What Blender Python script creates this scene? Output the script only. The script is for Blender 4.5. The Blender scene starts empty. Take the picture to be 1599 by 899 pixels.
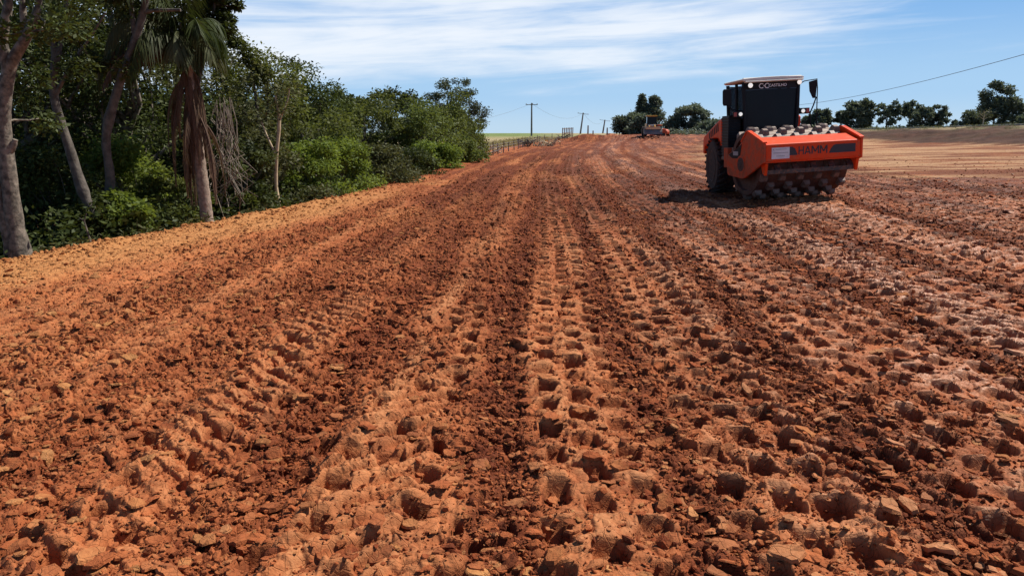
import bpy, math, random
import numpy as np
from mathutils import Vector, Matrix

random.seed(7)
RNG = np.random.default_rng(7)
C = bpy.context.scene.collection
sc = bpy.context.scene

# ------------------------------------------------------------------ camera
EYE = 1.7
PITCH = math.radians(11.5)
F_PX = 1185.0
cam_d = bpy.data.cameras.new('camera')
cam = bpy.data.objects.new('camera', cam_d)
C.objects.link(cam)
cam.location = (0, 0, EYE)
cam.rotation_euler = (math.radians(90) - PITCH, 0, 0)
cam_d.sensor_width = 36
cam_d.lens = 36 * F_PX / 1599
cam_d.clip_start = 0.05
cam_d.clip_end = 5000
sc.camera = cam

# ------------------------------------------------------------------ light
SUN = Vector((0.70, 0.36, 1.0)).normalized()
sun_el = math.asin(SUN.z)
sun_az = math.atan2(SUN.x, SUN.y)
SKY_STRENGTH = 0.05
SUN_STRENGTH = 5.0
sc.view_settings.view_transform = 'Standard'
sc.view_settings.look = 'None'
sc.view_settings.gamma = 1
sc.view_settings.use_curve_mapping = False
sc.view_settings.exposure = 0.42

ld = bpy.data.lights.new('sun', 'SUN')
ld.energy = SUN_STRENGTH
ld.angle = math.radians(0.5)
ld.color = (1.0, 0.955, 0.87)
lo = bpy.data.objects.new('sun', ld)
lo.rotation_euler = SUN.to_track_quat('Z', 'Y').to_euler()
C.objects.link(lo)


class NT:
    """tiny node tree helper"""
    def __init__(self, tree):
        self.t = tree
        self.t.nodes.clear()

    def n(self, kind, **kw):
        nd = self.t.nodes.new(kind)
        ins = kw.pop('ins', {})
        for k, v in kw.items():
            setattr(nd, k, v)
        for k, v in ins.items():
            if isinstance(v, tuple) and len(v) == 2 and hasattr(v[0], 'outputs'):
                self.t.links.new(v[0].outputs[v[1]], nd.inputs[k])
            elif hasattr(v, 'outputs'):
                self.t.links.new(v.outputs[0], nd.inputs[k])
            else:
                nd.inputs[k].default_value = v
        return nd

    def math(self, op, a, b=None, c=None, clamp=False):
        nd = self.t.nodes.new('ShaderNodeMath')
        nd.operation = op
        nd.use_clamp = clamp
        for i, v in enumerate((a, b, c)):
            if v is None:
                continue
            self.put(nd.inputs[i], v)
        return nd

    def put(self, sock, v):
        if isinstance(v, tuple) and len(v) == 2 and hasattr(v[0], 'outputs'):
            self.t.links.new(v[0].outputs[v[1]], sock)
        elif hasattr(v, 'outputs'):
            self.t.links.new(v.outputs[0], sock)
        else:
            sock.default_value = v

    def mix(self, f, a, b, blend='MIX'):
        nd = self.t.nodes.new('ShaderNodeMix')
        nd.data_type = 'RGBA'
        nd.blend_type = blend
        self.put(nd.inputs[0], f)
        self.put(nd.inputs[6], a)
        self.put(nd.inputs[7], b)
        return (nd, 2)

    def remap(self, v, a, b, c=0.0, d=1.0, smooth=True):
        nd = self.t.nodes.new('ShaderNodeMapRange')
        if smooth:
            nd.interpolation_type = 'SMOOTHSTEP'
        self.put(nd.inputs[0], v)
        for i, x in enumerate((a, b, c, d)):
            nd.inputs[i + 1].default_value = x
        return nd

    def noise(self, vec, scale, detail=4, rough=0.55, dist=0.0):
        nd = self.t.nodes.new('ShaderNodeTexNoise')
        if vec is not None:
            self.put(nd.inputs['Vector'], vec)
        nd.inputs['Scale'].default_value = scale
        nd.inputs['Detail'].default_value = detail
        nd.inputs['Roughness'].default_value = rough
        nd.inputs['Distortion'].default_value = dist
        return nd


def rgb(r, g, b):
    return (r, g, b, 1.0)


# world: Nishita sky with thin cirrus streaks
w = bpy.data.worlds.new('World')
sc.world = w
w.use_nodes = True
T = NT(w.node_tree)
sky = T.n('ShaderNodeTexSky', sky_type='NISHITA')
sky.sun_disc = False
sky.sun_elevation = sun_el
sky.sun_rotation = sun_az
sky.altitude = 900
sky.air_density = 1.0
sky.dust_density = 0.35
sky.ozone_density = 1.6
tc = T.n('ShaderNodeTexCoord')
sep = T.n('ShaderNodeSeparateXYZ', ins={0: (tc, 'Generated')})
az = T.math('ARCTAN2', (sep, 'X'), (sep, 'Y'))
el = T.math('MAXIMUM', (sep, 'Z'), 0.0)
# streaks rise slightly to the right
el2 = T.math('MULTIPLY_ADD', az, -0.05, el)
vec = T.n('ShaderNodeCombineXYZ', ins={0: T.math('MULTIPLY', az, 2.6), 1: T.math('MULTIPLY', el2, 38.0), 2: 3.7})
n1 = T.noise(vec, 1.0, 6, 0.55, 0.7)
vec2 = T.n('ShaderNodeCombineXYZ', ins={0: T.math('MULTIPLY', az, 9.0), 1: T.math('MULTIPLY', el2, 60.0), 2: 1.3})
n2 = T.noise(vec2, 1.0, 5, 0.6, 0.4)
nn = T.math('ADD', T.math('MULTIPLY', n1, 0.72), T.math('MULTIPLY', n2, 0.28))
m_el = T.remap(el2, 0.015, 0.105)
m_hi = T.remap(el, 0.22, 0.5, 1.0, 0.0)
m_az = T.remap(az, 0.10, 0.72, 1.0, 0.10)
m_azl = T.remap(az, -2.0, -1.2)
cover = T.math('MULTIPLY', T.math('MULTIPLY', m_el, m_hi), T.math('MULTIPLY', m_az, m_azl))
thr = T.math('MULTIPLY_ADD', cover, -0.36, 0.71)
dens = T.remap(T.math('SUBTRACT', nn, thr), -0.12, 0.27)
dens = T.math('MULTIPLY', dens, T.math('MINIMUM', T.math('MULTIPLY', cover, 2.2), 1.0))
dens = T.math('MULTIPLY', dens, 0.86)
ramp = T.n('ShaderNodeValToRGB', ins={0: el})
cr = ramp.color_ramp
cr.interpolation = 'EASE'
cr.elements[0].position = 0.0; cr.elements[0].color = rgb(.66, .90, 1.13)
cr.elements[1].position = 0.17; cr.elements[1].color = rgb(.275, .590, 1.08)
e_ = cr.elements.new(.5); e_.color = rgb(.05, .12, .30)
e_ = cr.elements.new(.05); e_.color = rgb(.50, .80, 1.15)
grad = T.mix(1.0, ramp, rgb(12, 12, 12), 'MULTIPLY')
skyc = T.mix(0.93, sky, grad)
skyc2 = T.mix(dens, skyc, rgb(14.0, 14.6, 15.4))
bg = T.n('ShaderNodeBackground', ins={0: skyc2, 1: SKY_STRENGTH})
T.n('ShaderNodeOutputWorld', ins={0: bg})

# ------------------------------------------------------------------ numpy noise
U = np.uint32


def hsh(ix, iy, seed=0):
    a = (ix.astype(np.int64) & 0xffffffff).astype(U)
    b = (iy.astype(np.int64) & 0xffffffff).astype(U)
    h = a * U(374761393) + b * U(668265263) + U((seed * 2246822519 + 3266489917) & 0xffffffff)
    h ^= h >> U(13)
    h *= U(1274126177)
    h ^= h >> U(16)
    h *= U(2246822519)
    h ^= h >> U(15)
    return (h & U(0xffffff)).astype(np.float32) / np.float32(0x1000000)


def vnoise(x, y, seed=0):
    fx = np.floor(x); fy = np.floor(y)
    tx = (x - fx).astype(np.float32); ty = (y - fy).astype(np.float32)
    tx = tx * tx * (3 - 2 * tx); ty = ty * ty * (3 - 2 * ty)
    ix = fx.astype(np.int64); iy = fy.astype(np.int64)
    a = hsh(ix, iy, seed); b = hsh(ix + 1, iy, seed)
    c = hsh(ix, iy + 1, seed); d = hsh(ix + 1, iy + 1, seed)
    return (a + (b - a) * tx) * (1 - ty) + (c + (d - c) * tx) * ty


def fbm(x, y, seed=0, octv=4, gain=0.5):
    s = 0; amp = 1.0; tot = 0
    for k in range(octv):
        s = s + amp * vnoise(x * 2 ** k + 13.7 * k, y * 2 ** k + 7.1 * k, seed + k)
        tot += amp; amp *= gain
    return s / tot


def cells(x, y, size, seed):
    """worley: (random of nearest cell, plate tilt height, crack distance F2-F1)"""
    gx = x / size; gy = y / size
    ix = np.floor(gx).astype(np.int64); iy = np.floor(gy).astype(np.int64)
    f1 = np.full(x.shape, 9.0, np.float32); f2 = f1.copy()
    rv = np.zeros(x.shape, np.float32); tl = rv.copy()
    for dx in (-1, 0, 1):
        for dy in (-1, 0, 1):
            jx = ix + dx; jy = iy + dy
            ox = gx - (jx + hsh(jx, jy, seed)); oy = gy - (jy + hsh(jx, jy, seed + 1))
            ox = ox.astype(np.float32); oy = oy.astype(np.float32)
            d = np.sqrt(ox * ox + oy * oy)
            near = d < f1
            f2 = np.where(near, f1, np.minimum(f2, d))
            r = hsh(jx, jy, seed + 2)
            t = ox * (hsh(jx, jy, seed + 3) - .5) + oy * (hsh(jx, jy, seed + 4) - .5)
            rv = np.where(near, r, rv); tl = np.where(near, t, tl)
            f1 = np.where(near, d, f1)
    return rv, tl, (f2 - f1), f1


def sstep(a, b, x):
    t = np.clip((x - a) / (b - a), 0, 1)
    return t * t * (3 - 2 * t)


def smooth_table(ys, xs, lo_, hi_, k=9):
    Y = np.linspace(lo_, hi_, 1200)
    X = np.interp(Y, ys, xs)
    n = len(Y)
    out = X.copy()
    for _ in range(3):
        pad = np.pad(out, k, mode='edge')
        out = np.convolve(pad, np.ones(2 * k + 1) / (2 * k + 1), 'valid')
    return Y, out


EY, EX = smooth_table([-60, 2, 8, 11.5, 13.4, 15.9, 19.4, 23.7, 35.9, 61, 80, 124, 160, 250],
                      [-24, -10.4, -8.7, -7.8, -7.35, -6.5, -5.7, -4.8, -3.6, -2.5, 0.0, 8.3, 17, 50], -60, 250, 3)
CY, CX = smooth_table([-60, 0, 4, 10.5, 32, 55.5, 85, 110, 150, 250],
                      [-1.8, .1, .23, .45, 1.3, 3.25, 7.5, 13.5, 24, 55], -60, 250, 7)


def edge_x(y): return np.interp(y, EY, EX)
def center_x(y): return np.interp(y, CY, CX)


def macro(x, y):
    """large shape of the land -> z, d(distance beyond the fill edge), masks"""
    xe = edge_x(y)
    plane = 0.03 * np.clip(x, -12, 30)
    rise = np.interp(y, [-60, 26, 60, 85, 110, 150, 200, 400, 900], [0, 0, .20, .32, .50, .75, .6, .2, 0])
    zr = plane + rise
    # bank on the right with the road on top
    foot = np.interp(y, [-60, 20, 45, 60, 90, 140, 900], [36, 32, 28, 26.5, 27, 34, 160])
    bk = sstep(0, 8.5, x - foot)
    top = np.interp(y, [-60, 30, 50, 75, 110, 300, 900], [2.2, 2.2, 2.28, 2.05, 2.0, 1.9, 1.9])
    zr = zr * (1 - bk) + np.maximum(top, zr) * bk
    # side spoil mounds near the far machines
    for mx, my, mr, mh in ((19.5, 70, 3.0, .55), (23, 66, 3.6, .6), (27, 62, 3.5, .45), (17.0, 96, 5, .5), (9.5, 98, 4.0, .7), (12.5, 104, 5.0, .7)):
        q = ((x - mx) / mr) ** 2 + ((y - my) / (mr * .8)) ** 2
        zr = zr + mh * np.exp(-q * 1.3) * (0.7 + .6 * vnoise(x * 1.3, y * 1.3, 91))
    zr = zr + .07 * np.exp(-(((x - 6.6) / 1.7) ** 2 + ((y - 17.3) / 1.3) ** 2) ** 2)
    d = xe - x
    zfield = np.interp(y, [-60, 40, 56, 60, 80, 100, 200, 400, 900], [-1.5, -1.3, -.35, -.1, .35, .7, 1.3, 1.72, 1.85])
    zfield = zfield + .12 * (vnoise(x / 9, y / 9, 31) - .5)
    e = sstep(0.0, 2.6, d)
    z = zr * (1 - e) + zfield * e
    return z, d, bk, foot


SPACE_T, SPACE_S = 0.38, 0.215


def fine(x, y, dy):
    """tracks, imprints, clods. returns dz, pack (smooth pressed clay, paled tops), loose (crumbs, darkened hollows)"""
    c = center_x(y)
    s = x - c
    z = np.zeros(x.shape, np.float32)
    wob = 0.10 * (fbm(x * .35, y * .16, 5, 2) - .5) * 2
    wx = .016 * (fbm(x * 6, y * 6, 40, 2) - .5) * 2
    wy = .026 * (fbm(x * 4.5, y * 6, 44, 2) - .5) * 2
    zone = .6 * fbm((x - c) * 1.15 + 3, y * .055, 11, 3) + .4 * fbm(x * .55 + 3, y * .22, 12, 3)
    right = sstep(-1.6, 2.6, s)
    edge = edge_x(y) - x
    # loose furrows (crumb bands) running along the track
    fur = np.zeros(x.shape, np.float32)
    for s0, wd in ((-.30, .16), (.64, .13), (-1.55, .28), (1.75, .2), (3.15, .16), (-2.9, .4), (4.7, .22), (6.6, .2), (-4.2, .4)):
        q = (s + wob * .8 - s0 + .06 * np.sin(y * .5 + s0 * 7)) / wd
        fur = np.maximum(fur, np.exp(-q * q))
    loose = np.clip(.12 - .08 * right + .80 * fur + .26 * (1 - right) + 1.7 * (zone - .5), 0, 1)
    loose = np.clip(loose + .4 * sstep(.60, .70, fbm(x * 1.5, y * .7, 17, 2)), 0, 1)
    loose = loose * (1 - .55 * sstep(-.25, .0, s + wob * 1.5) * sstep(.62, .38, s + wob * 1.5))
    # pad imprints, two overlapping generations
    pit = np.zeros(x.shape, np.float32); rim = pit.copy(); wall = pit.copy(); calm = pit.copy()
    gens = ((0.10, 0.0, 0.0, 1.25), (-2.08, .13, .018, .85), (2.26, .21, -.006, 1.2), (4.42, .05, .004, 1.15),
            (6.58, .11, .0, 1.15), (8.74, .3, .006, 1.1), (10.9, .02, 0, 1.0), (-4.1, .2, -.02, .6))
    for gi, (s0, ph, sk, prob) in enumerate(gens):
        sg = s - s0 + sk * (y - 5) + wob * .5 + wx
        tg = y + ph + wy + .02 * gi
        inside = (np.abs(sg) < 1.07)
        cs = np.floor(sg / SPACE_S).astype(np.int64)
        tt = tg / SPACE_T + .5 * (cs & 1)
        ct = np.floor(tt).astype(np.int64)
        h1 = hsh(cs, ct, 100 + gi); h2 = hsh(cs, ct, 200 + gi); h3 = hsh(cs, ct, 300 + gi); h4 = hsh(cs, ct, 400 + gi)
        ls = (sg / SPACE_S - cs - .5) * SPACE_S + (h2 - .5) * .045
        lt = (tt - ct - .5) * SPACE_T + (h3 - .5) * .07
        ang = (h4 - .5) * .35
        rs = ls * np.cos(ang) + lt * np.sin(ang); rt = -ls * np.sin(ang) + lt * np.cos(ang)
        rag = .030 * (fbm(x * 16, y * 16, 160 + gi, 2) - .5)
        hw = .052 + .018 * h2 + rag; hl = .056 + .030 * h3 + rag
        fade = prob * (1.28 - loose * 1.0) * (.66 + .42 * right)
        on = inside & (h1 < fade)
        # steep far wall and right wall, sloping near lip
        bx = sstep(hw + .012, hw - .006, np.abs(rs))
        by = sstep(hl + .038, hl - .026, rt) * sstep(-hl - .05, -hl + .05, rt)
        dep = (.045 + .062 * hsh(cs, ct, 450 + gi)) * bx * by * on
        pit = np.maximum(pit, dep)
        far = (rt > hl - .035) & (rt < hl + .05) & (np.abs(rs) < hw + .01) & on
        wall = np.maximum(wall, far.astype(np.float32))
        calm = np.maximum(calm, sstep(hw + .022, hw, np.abs(rs)) * sstep(hl + .075, hl + .035, rt) * sstep(-hl - .05, -hl, rt) * on)
        # pushed-up crest on the far side
        r_ = np.exp(-((rt - hl - .045) / .035) ** 2) * sstep(hw + .03, hw - .02, np.abs(rs)) * on * (.012 + .016 * h3)
        rim = np.maximum(rim, r_)
    # tyre lugs: oblique ridges in two bands
    lug = np.zeros(x.shape, np.float32)
    for s0, sg_, amp in ((1.62, 1, .045), (-.95, -1, .050), (3.75, 1, .04), (-2.05, 1, .036), (-3.15, -1, .035), (-4.3, 1, .04), (5.6, -1, .035)):
        q = (s - s0 + wob) / .30
        band = sstep(1.1, .75, np.abs(q)) * (.25 + .75 * sstep(.30, .52, fbm(x * .4 + s0, y * .3, 23, 2)))
        t = (y + sg_ * (s - s0) * .9 + wy * 2) / .21
        tri = np.abs(t - np.floor(t) - .5) * 2
        lug = np.maximum(lug, band * sstep(.30, .62, tri) * amp)
    pit_keep = 1 - .9 * sstep(.62, .95, loose)
    z -= pit * pit_keep
    z += rim * pit_keep
    z += lug * (1 - .5 * loose) - .02 * fur
    z += .03 * (fbm(x * 1.1, y * .8, 51, 3) - .5)
    # clod plates
    A = .42 + .70 * loose
    A = A * (1 - .97 * calm)
    z += (1 - .9 * calm) * (.05 * (fbm(x * 3.2, y * 2.2, 151, 3) - .5) * (.4 + .8 * loose) + .035 * (1 - right) * np.abs(np.sin((s + wob) * 6.0 + .7 * fbm(x, y * .5, 153, 2) * 6)) * 1.0)
    wxs, wys = x + .02 * (vnoise(x * 22, y * 22, 61) - .5), y + .02 * (vnoise(x * 22, y * 22, 62) - .5)
    crack = np.zeros(x.shape, np.float32)
    for size, amp, tilt, seed, lim in ((.17, .030, .060, 500, 9), (.075, .011, .045, 520, .15), (.034, .003, .014, 540, .06), (.016, .001, .005, 560, .022)):
        lod = np.clip(1.35 - dy / lim, 0.25 if size > .05 else 0.0, 1)
        rv, tl, f21, f1 = cells(wxs, wys * .92, size, seed)
        rv = rv * rv * (1.2)
        gap = np.exp(-f21 / .09)
        z += A * lod * (amp * (rv - .4) + tilt * tl - gap * amp * .8 - f1 * f1 * amp * .5)
        if size < .05:
            crack = np.maximum(crack, gap * lod)
    # wide cracks in pressed parts
    rv, tl, f21, f1 = cells(wxs, wys, .055, 580)
    z -= (1 - calm) * (1 - loose) * np.exp(-f21 / .05) * .010 * np.clip(1.2 - dy / .08, 0, 1) * (hsh(np.floor(x * 7).astype(np.int64), np.floor(y * 7).astype(np.int64), 9) > .35)
    z += (1 - calm) * .002 * (fbm(x * 60, y * 60, 71, 2) - .5) * np.clip(1.2 - dy / .03, 0, 1)
    pack = np.clip(1.05 - 1.25 * loose, 0, 1) * (.45 + .55 * (rv > .35))
    pack = np.maximum(pack, np.clip(wall * 1.0 + (pit > .03) * .7, 0, 1) * pit_keep)
    pack = np.maximum(pack * (.40 + .60 * right), (lug > .02) * .55 * (1 - .7 * loose))
    pack = pack * (.35 + .65 * sstep(.38, .58, fbm(x * 4.5, y * 3.0, 171, 3)))
    lines = np.zeros(x.shape, np.float32)
    for s0, wd, am in ((-1.02, .10, .9), (-2.55, .12, .7), (.86, .07, .6), (1.95, .10, .8), (2.62, .08, .7), (3.9, .10, .8), (5.2, .12, .8), (-3.7, .12, .6), (7.0, .12, .7)):
        q = (s + wob - s0 + .07 * np.sin(y * .31 + s0 * 5)) / wd
        lines = np.maximum(lines, np.exp(-q * q) * am)
    lines = lines * sstep(.36, .60, fbm(s * 6, y * .9, 173, 3))
    pack = np.maximum(pack, lines * .8)
    dry = sstep(-.012, .030, z)  # light-dark contrast painted into the soil colour by height: tops go paler
    low_dark = sstep(-.004, -.050, z)  # pit floors and hollows painted darker for the same contrast
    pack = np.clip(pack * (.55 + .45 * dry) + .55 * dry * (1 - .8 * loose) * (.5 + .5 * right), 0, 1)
    loose = np.clip(loose * (1.05 - .45 * dry) + .55 * low_dark * (1 - .7 * wall), 0, 1)
    return z, pack, loose


def ground_at(x, y, dy=None):
    x = np.asarray(x, np.float64); y = np.asarray(y, np.float64)
    if dy is None:
        dy = np.maximum(.006, .0033 * np.abs(y))
    z, d, bk, foot = macro(x, y)
    fz, pack, loose = fine(x, y, dy)
    onroad = sstep(.9, -.5, d)          # 1 on the fill
    tan_side = sstep(-2.2, 0, x - center_x(y) - np.interp(y, [0, 20, 26, 40, 60, 200], [60, 16, 11.5, 9.5, 12, 30]) + 1.4 * (fbm(x * .25, y * .5, 81, 3) - .5) * 4)
    amp = onroad * (1 - .50 * tan_side) * (1 - bk * .3) * np.clip(1.25 - y / 260, .2, 1) * (1 - .65 * sstep(2.4, .8, -d))
    z = z + fz * amp
    # lumpy lip along the edge
    lip = np.exp(-((d + .15) / .38) ** 2) * (y < 75)
    z = z + lip * (.02 + .10 * np.clip(fbm(x * 2.3, y * 2.3, 85, 3) - .42, 0, 1) * 2)
    # rough dirt on the bank
    z = z + (bk * (1 - bk) * 4) * .45 * (fbm(x * .6, y * .6, 87, 4) - .5)
    return z, d, bk, foot, pack * onroad * (1 - tan_side), loose, onroad, tan_side


# ------------------------------------------------------------------ mesh helpers
def link(o, parent=None):
    C.objects.link(o)
    if parent is not None:
        o.parent = parent
    return o


def mesh_np(name, verts, faces, mat, parent=None, smooth=False, attrs=None, mats=None, midx=None):
    """verts (n,3); faces: (m,3) or (m,4) array, or list of such arrays"""
    if not isinstance(faces, (list, tuple)):
        faces = [faces]
    me = bpy.data.meshes.new(name)
    verts = np.asarray(verts, np.float32)
    me.vertices.add(len(verts))
    me.vertices.foreach_set('co', verts.ravel())
    loops = np.concatenate([np.asarray(f, np.int32).ravel() for f in faces])
    sizes = np.concatenate([np.full(len(f), np.asarray(f).shape[1], np.int32) for f in faces])
    starts = np.concatenate([[0], np.cumsum(sizes)[:-1]]).astype(np.int32)
    me.loops.add(len(loops)); me.loops.foreach_set('vertex_index', loops)
    me.polygons.add(len(sizes)); me.polygons.foreach_set('loop_start', starts)
    me.polygons.foreach_set('loop_total', sizes)
    me.polygons.foreach_set('use_smooth', np.full(len(sizes), smooth, bool))
    for k, v in (attrs or {}).items():
        a = me.attributes.new(k, 'FLOAT', 'POINT')
        a.data.foreach_set('value', np.asarray(v, np.float32).ravel())
    for m in (mats or [mat]):
        me.materials.append(m)
    if midx is not None:
        me.polygons.foreach_set('material_index', np.asarray(midx, np.int32))
    me.update(calc_edges=True)
    o = bpy.data.objects.new(name, me)
    return link(o, parent)


def tag(o, label=None, cat=None, group=None, kind=None):
    if label: o['label'] = label
    if cat: o['category'] = cat
    if group: o['group'] = group
    if kind: o['kind'] = kind
    return o


def empty(name, loc=(0, 0, 0), rot=(0, 0, 0)):
    o = bpy.data.objects.new(name, None)
    o.location = loc
    o.rotation_euler = rot
    o.empty_display_size = .2
    return link(o)


class MB:
    """collects simple shapes into one mesh"""
    def __init__(self):
        self.v = []; self.f = []

    def add(self, vs, fs):
        k = len(self.v)
        self.v += [tuple(p) for p in vs]
        self.f += [tuple(i + k for i in q) for q in fs]
        return self

    def box(self, x0, x1, y0, y1, z0, z1, M=None):
        vs = [(x, y, z) for z in (z0, z1) for y in (y0, y1) for x in (x0, x1)]
        if M is not None:
            vs = [tuple(M @ Vector(p)) for p in vs]
        return self.add(vs, [(0, 2, 3, 1), (4, 5, 7, 6), (0, 1, 5, 4), (2, 6, 7, 3), (0, 4, 6, 2), (1, 3, 7, 5)])

    def prism(self, pts, lo_, hi_, axis='x'):
        """2D outline extruded along an axis; pts are the two other coords in order"""
        n = len(pts)
        def mk(a, p):
            return {'x': (a, p[0], p[1]), 'y': (p[0], a, p[1]), 'z': (p[0], p[1], a)}[axis]
        vs = [mk(lo_, p) for p in pts] + [mk(hi_, p) for p in pts]
        fs = [tuple(range(n))[::-1], tuple(range(n, 2 * n))] + [(i, (i + 1) % n, n + (i + 1) % n, n + i) for i in range(n)]
        return self.add(vs, fs)

    def lathe(self, prof, segs=32, axis='x', cen=(0, 0, 0), a0=0.0):
        """prof: list of (axial, radius)"""
        vs = []
        for a, r in prof:
            for k in range(segs):
                t = 2 * math.pi * k / segs + a0
                u, v = r * math.cos(t), r * math.sin(t)
                p = {'x': (a, u, v), 'y': (u, a, v), 'z': (u, v, a)}[axis]
                vs.append((p[0] + cen[0], p[1] + cen[1], p[2] + cen[2]))
        fs = []
        for i in range(len(prof) - 1):
            for k in range(segs):
                k2 = (k + 1) % segs
                fs.append((i * segs + k, i * segs + k2, (i + 1) * segs + k2, (i + 1) * segs + k))
        fs.append(tuple(range(segs))[::-1])
        fs.append(tuple((len(prof) - 1) * segs + k for k in range(segs)))
        return self.add(vs, fs)

    def tube(self, pts, radii, segs=8, caps=True):
        pts = [Vector(p) for p in pts]
        if not isinstance(radii, (list, tuple)):
            radii = [radii] * len(pts)
        base = len(self.v)
        up = None
        for i, p in enumerate(pts):
            d = (pts[min(i + 1, len(pts) - 1)] - pts[max(i - 1, 0)]).normalized()
            if up is None:
                up = Vector((0, 0, 1)) if abs(d.z) < .9 else Vector((1, 0, 0))
            a = d.cross(up)
            if a.length < 1e-4: a = d.cross(Vector((0, 1, 0)))
            a.normalize(); b = d.cross(a).normalized(); up = -b if False else a.cross(d)
            for k in range(segs):
                t = 2 * math.pi * k / segs
                self.v.append(tuple(p + (a * math.cos(t) + b * math.sin(t)) * radii[i]))
        for i in range(len(pts) - 1):
            for k in range(segs):
                k2 = (k + 1) % segs
                self.f.append((base + i * segs + k, base + i * segs + k2, base + (i + 1) * segs + k2, base + (i + 1) * segs + k))
        if caps:
            self.f.append(tuple(base + k for k in range(segs))[::-1])
            self.f.append(tuple(base + (len(pts) - 1) * segs + k for k in range(segs)))
        return self

    def build(self, name, mat, parent=None, M=None, smooth=False, bevel=0.0, auto=None):
        me = bpy.data.meshes.new(name)
        vs = self.v if M is None else [tuple(M @ Vector(p)) for p in self.v]
        me.from_pydata(vs, [], self.f)
        me.materials.append(mat)
        me.update()
        import bmesh
        bm = bmesh.new(); bm.from_mesh(me)
        bmesh.ops.recalc_face_normals(bm, faces=bm.faces)
        if smooth:
            for f in bm.faces: f.smooth = True
            for e in bm.edges:
                if len(e.link_faces) == 2 and e.calc_face_angle(0) > math.radians(auto or 38):
                    e.smooth = False
        bm.to_mesh(me); bm.free()
        o = bpy.data.objects.new(name, me)
        link(o, parent)
        if bevel > 0:
            md = o.modifiers.new('bevel', 'BEVEL'); md.width = bevel; md.segments = 2; md.limit_method = 'ANGLE'; md.angle_limit = math.radians(35)
        return o


# ------------------------------------------------------------------ materials
MATS = {}


def new_mat(name):
    m = bpy.data.materials.new(name)
    m.use_nodes = True
    MATS[name] = m
    return m, NT(m.node_tree)


def simple(name, col, rough=.5, metal=0.0, var=.25, scale=6.0, dust=0.0, dust_col=(.30, .14, .075), bump=0.0, bscale=30.0, spec=.5, dust_z=None):
    m, t = new_mat(name)
    geo = t.n('ShaderNodeNewGeometry')
    tcx = t.n('ShaderNodeTexCoord')
    P = (tcx, 'Object')
    n_ = t.noise(P, scale, 5, .6)
    c2 = tuple(max(0, c * (1 - var)) for c in col)
    c = t.mix(t.remap(n_, .3, .7), rgb(*c2), rgb(*tuple(min(1, q * (1 + var * .5)) for q in col)))
    ro = rough
    if dust > 0:
        n3 = t.noise(P, scale * 2.7, 6, .7)
        d = t.remap(n3, .62 - .42 * dust, .80 - .30 * dust)
        if dust_z:
            sp = t.n('ShaderNodeSeparateXYZ', ins={0: P})
            lo2 = t.remap((sp, 'Z'), dust_z[0], dust_z[1], 1.0, .12)
            d = t.math('MULTIPLY', t.math('ADD', d, T0(t, lo2)), lo2, clamp=True)
        c = t.mix(t.math('MULTIPLY', d, .85), c, rgb(*dust_col))
        ro = t.math('MAXIMUM', t.math('MULTIPLY', d, .9), rough)
    ins = {'Base Color': c, 'Metallic': metal, 'Specular IOR Level': spec}
    b = t.n('ShaderNodeBsdfPrincipled', ins=ins)
    t.put(b.inputs['Roughness'], ro)
    if bump > 0:
        bn = t.n('ShaderNodeBump', ins={'Height': t.noise(P, bscale, 4, .6), 'Strength': 1.0, 'Distance': bump})
        t.put(b.inputs['Normal'], bn)
    t.n('ShaderNodeOutputMaterial', ins={0: b})
    return m


def T0(t, lo2):
    return t.math('MULTIPLY', lo2, .35)


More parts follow.
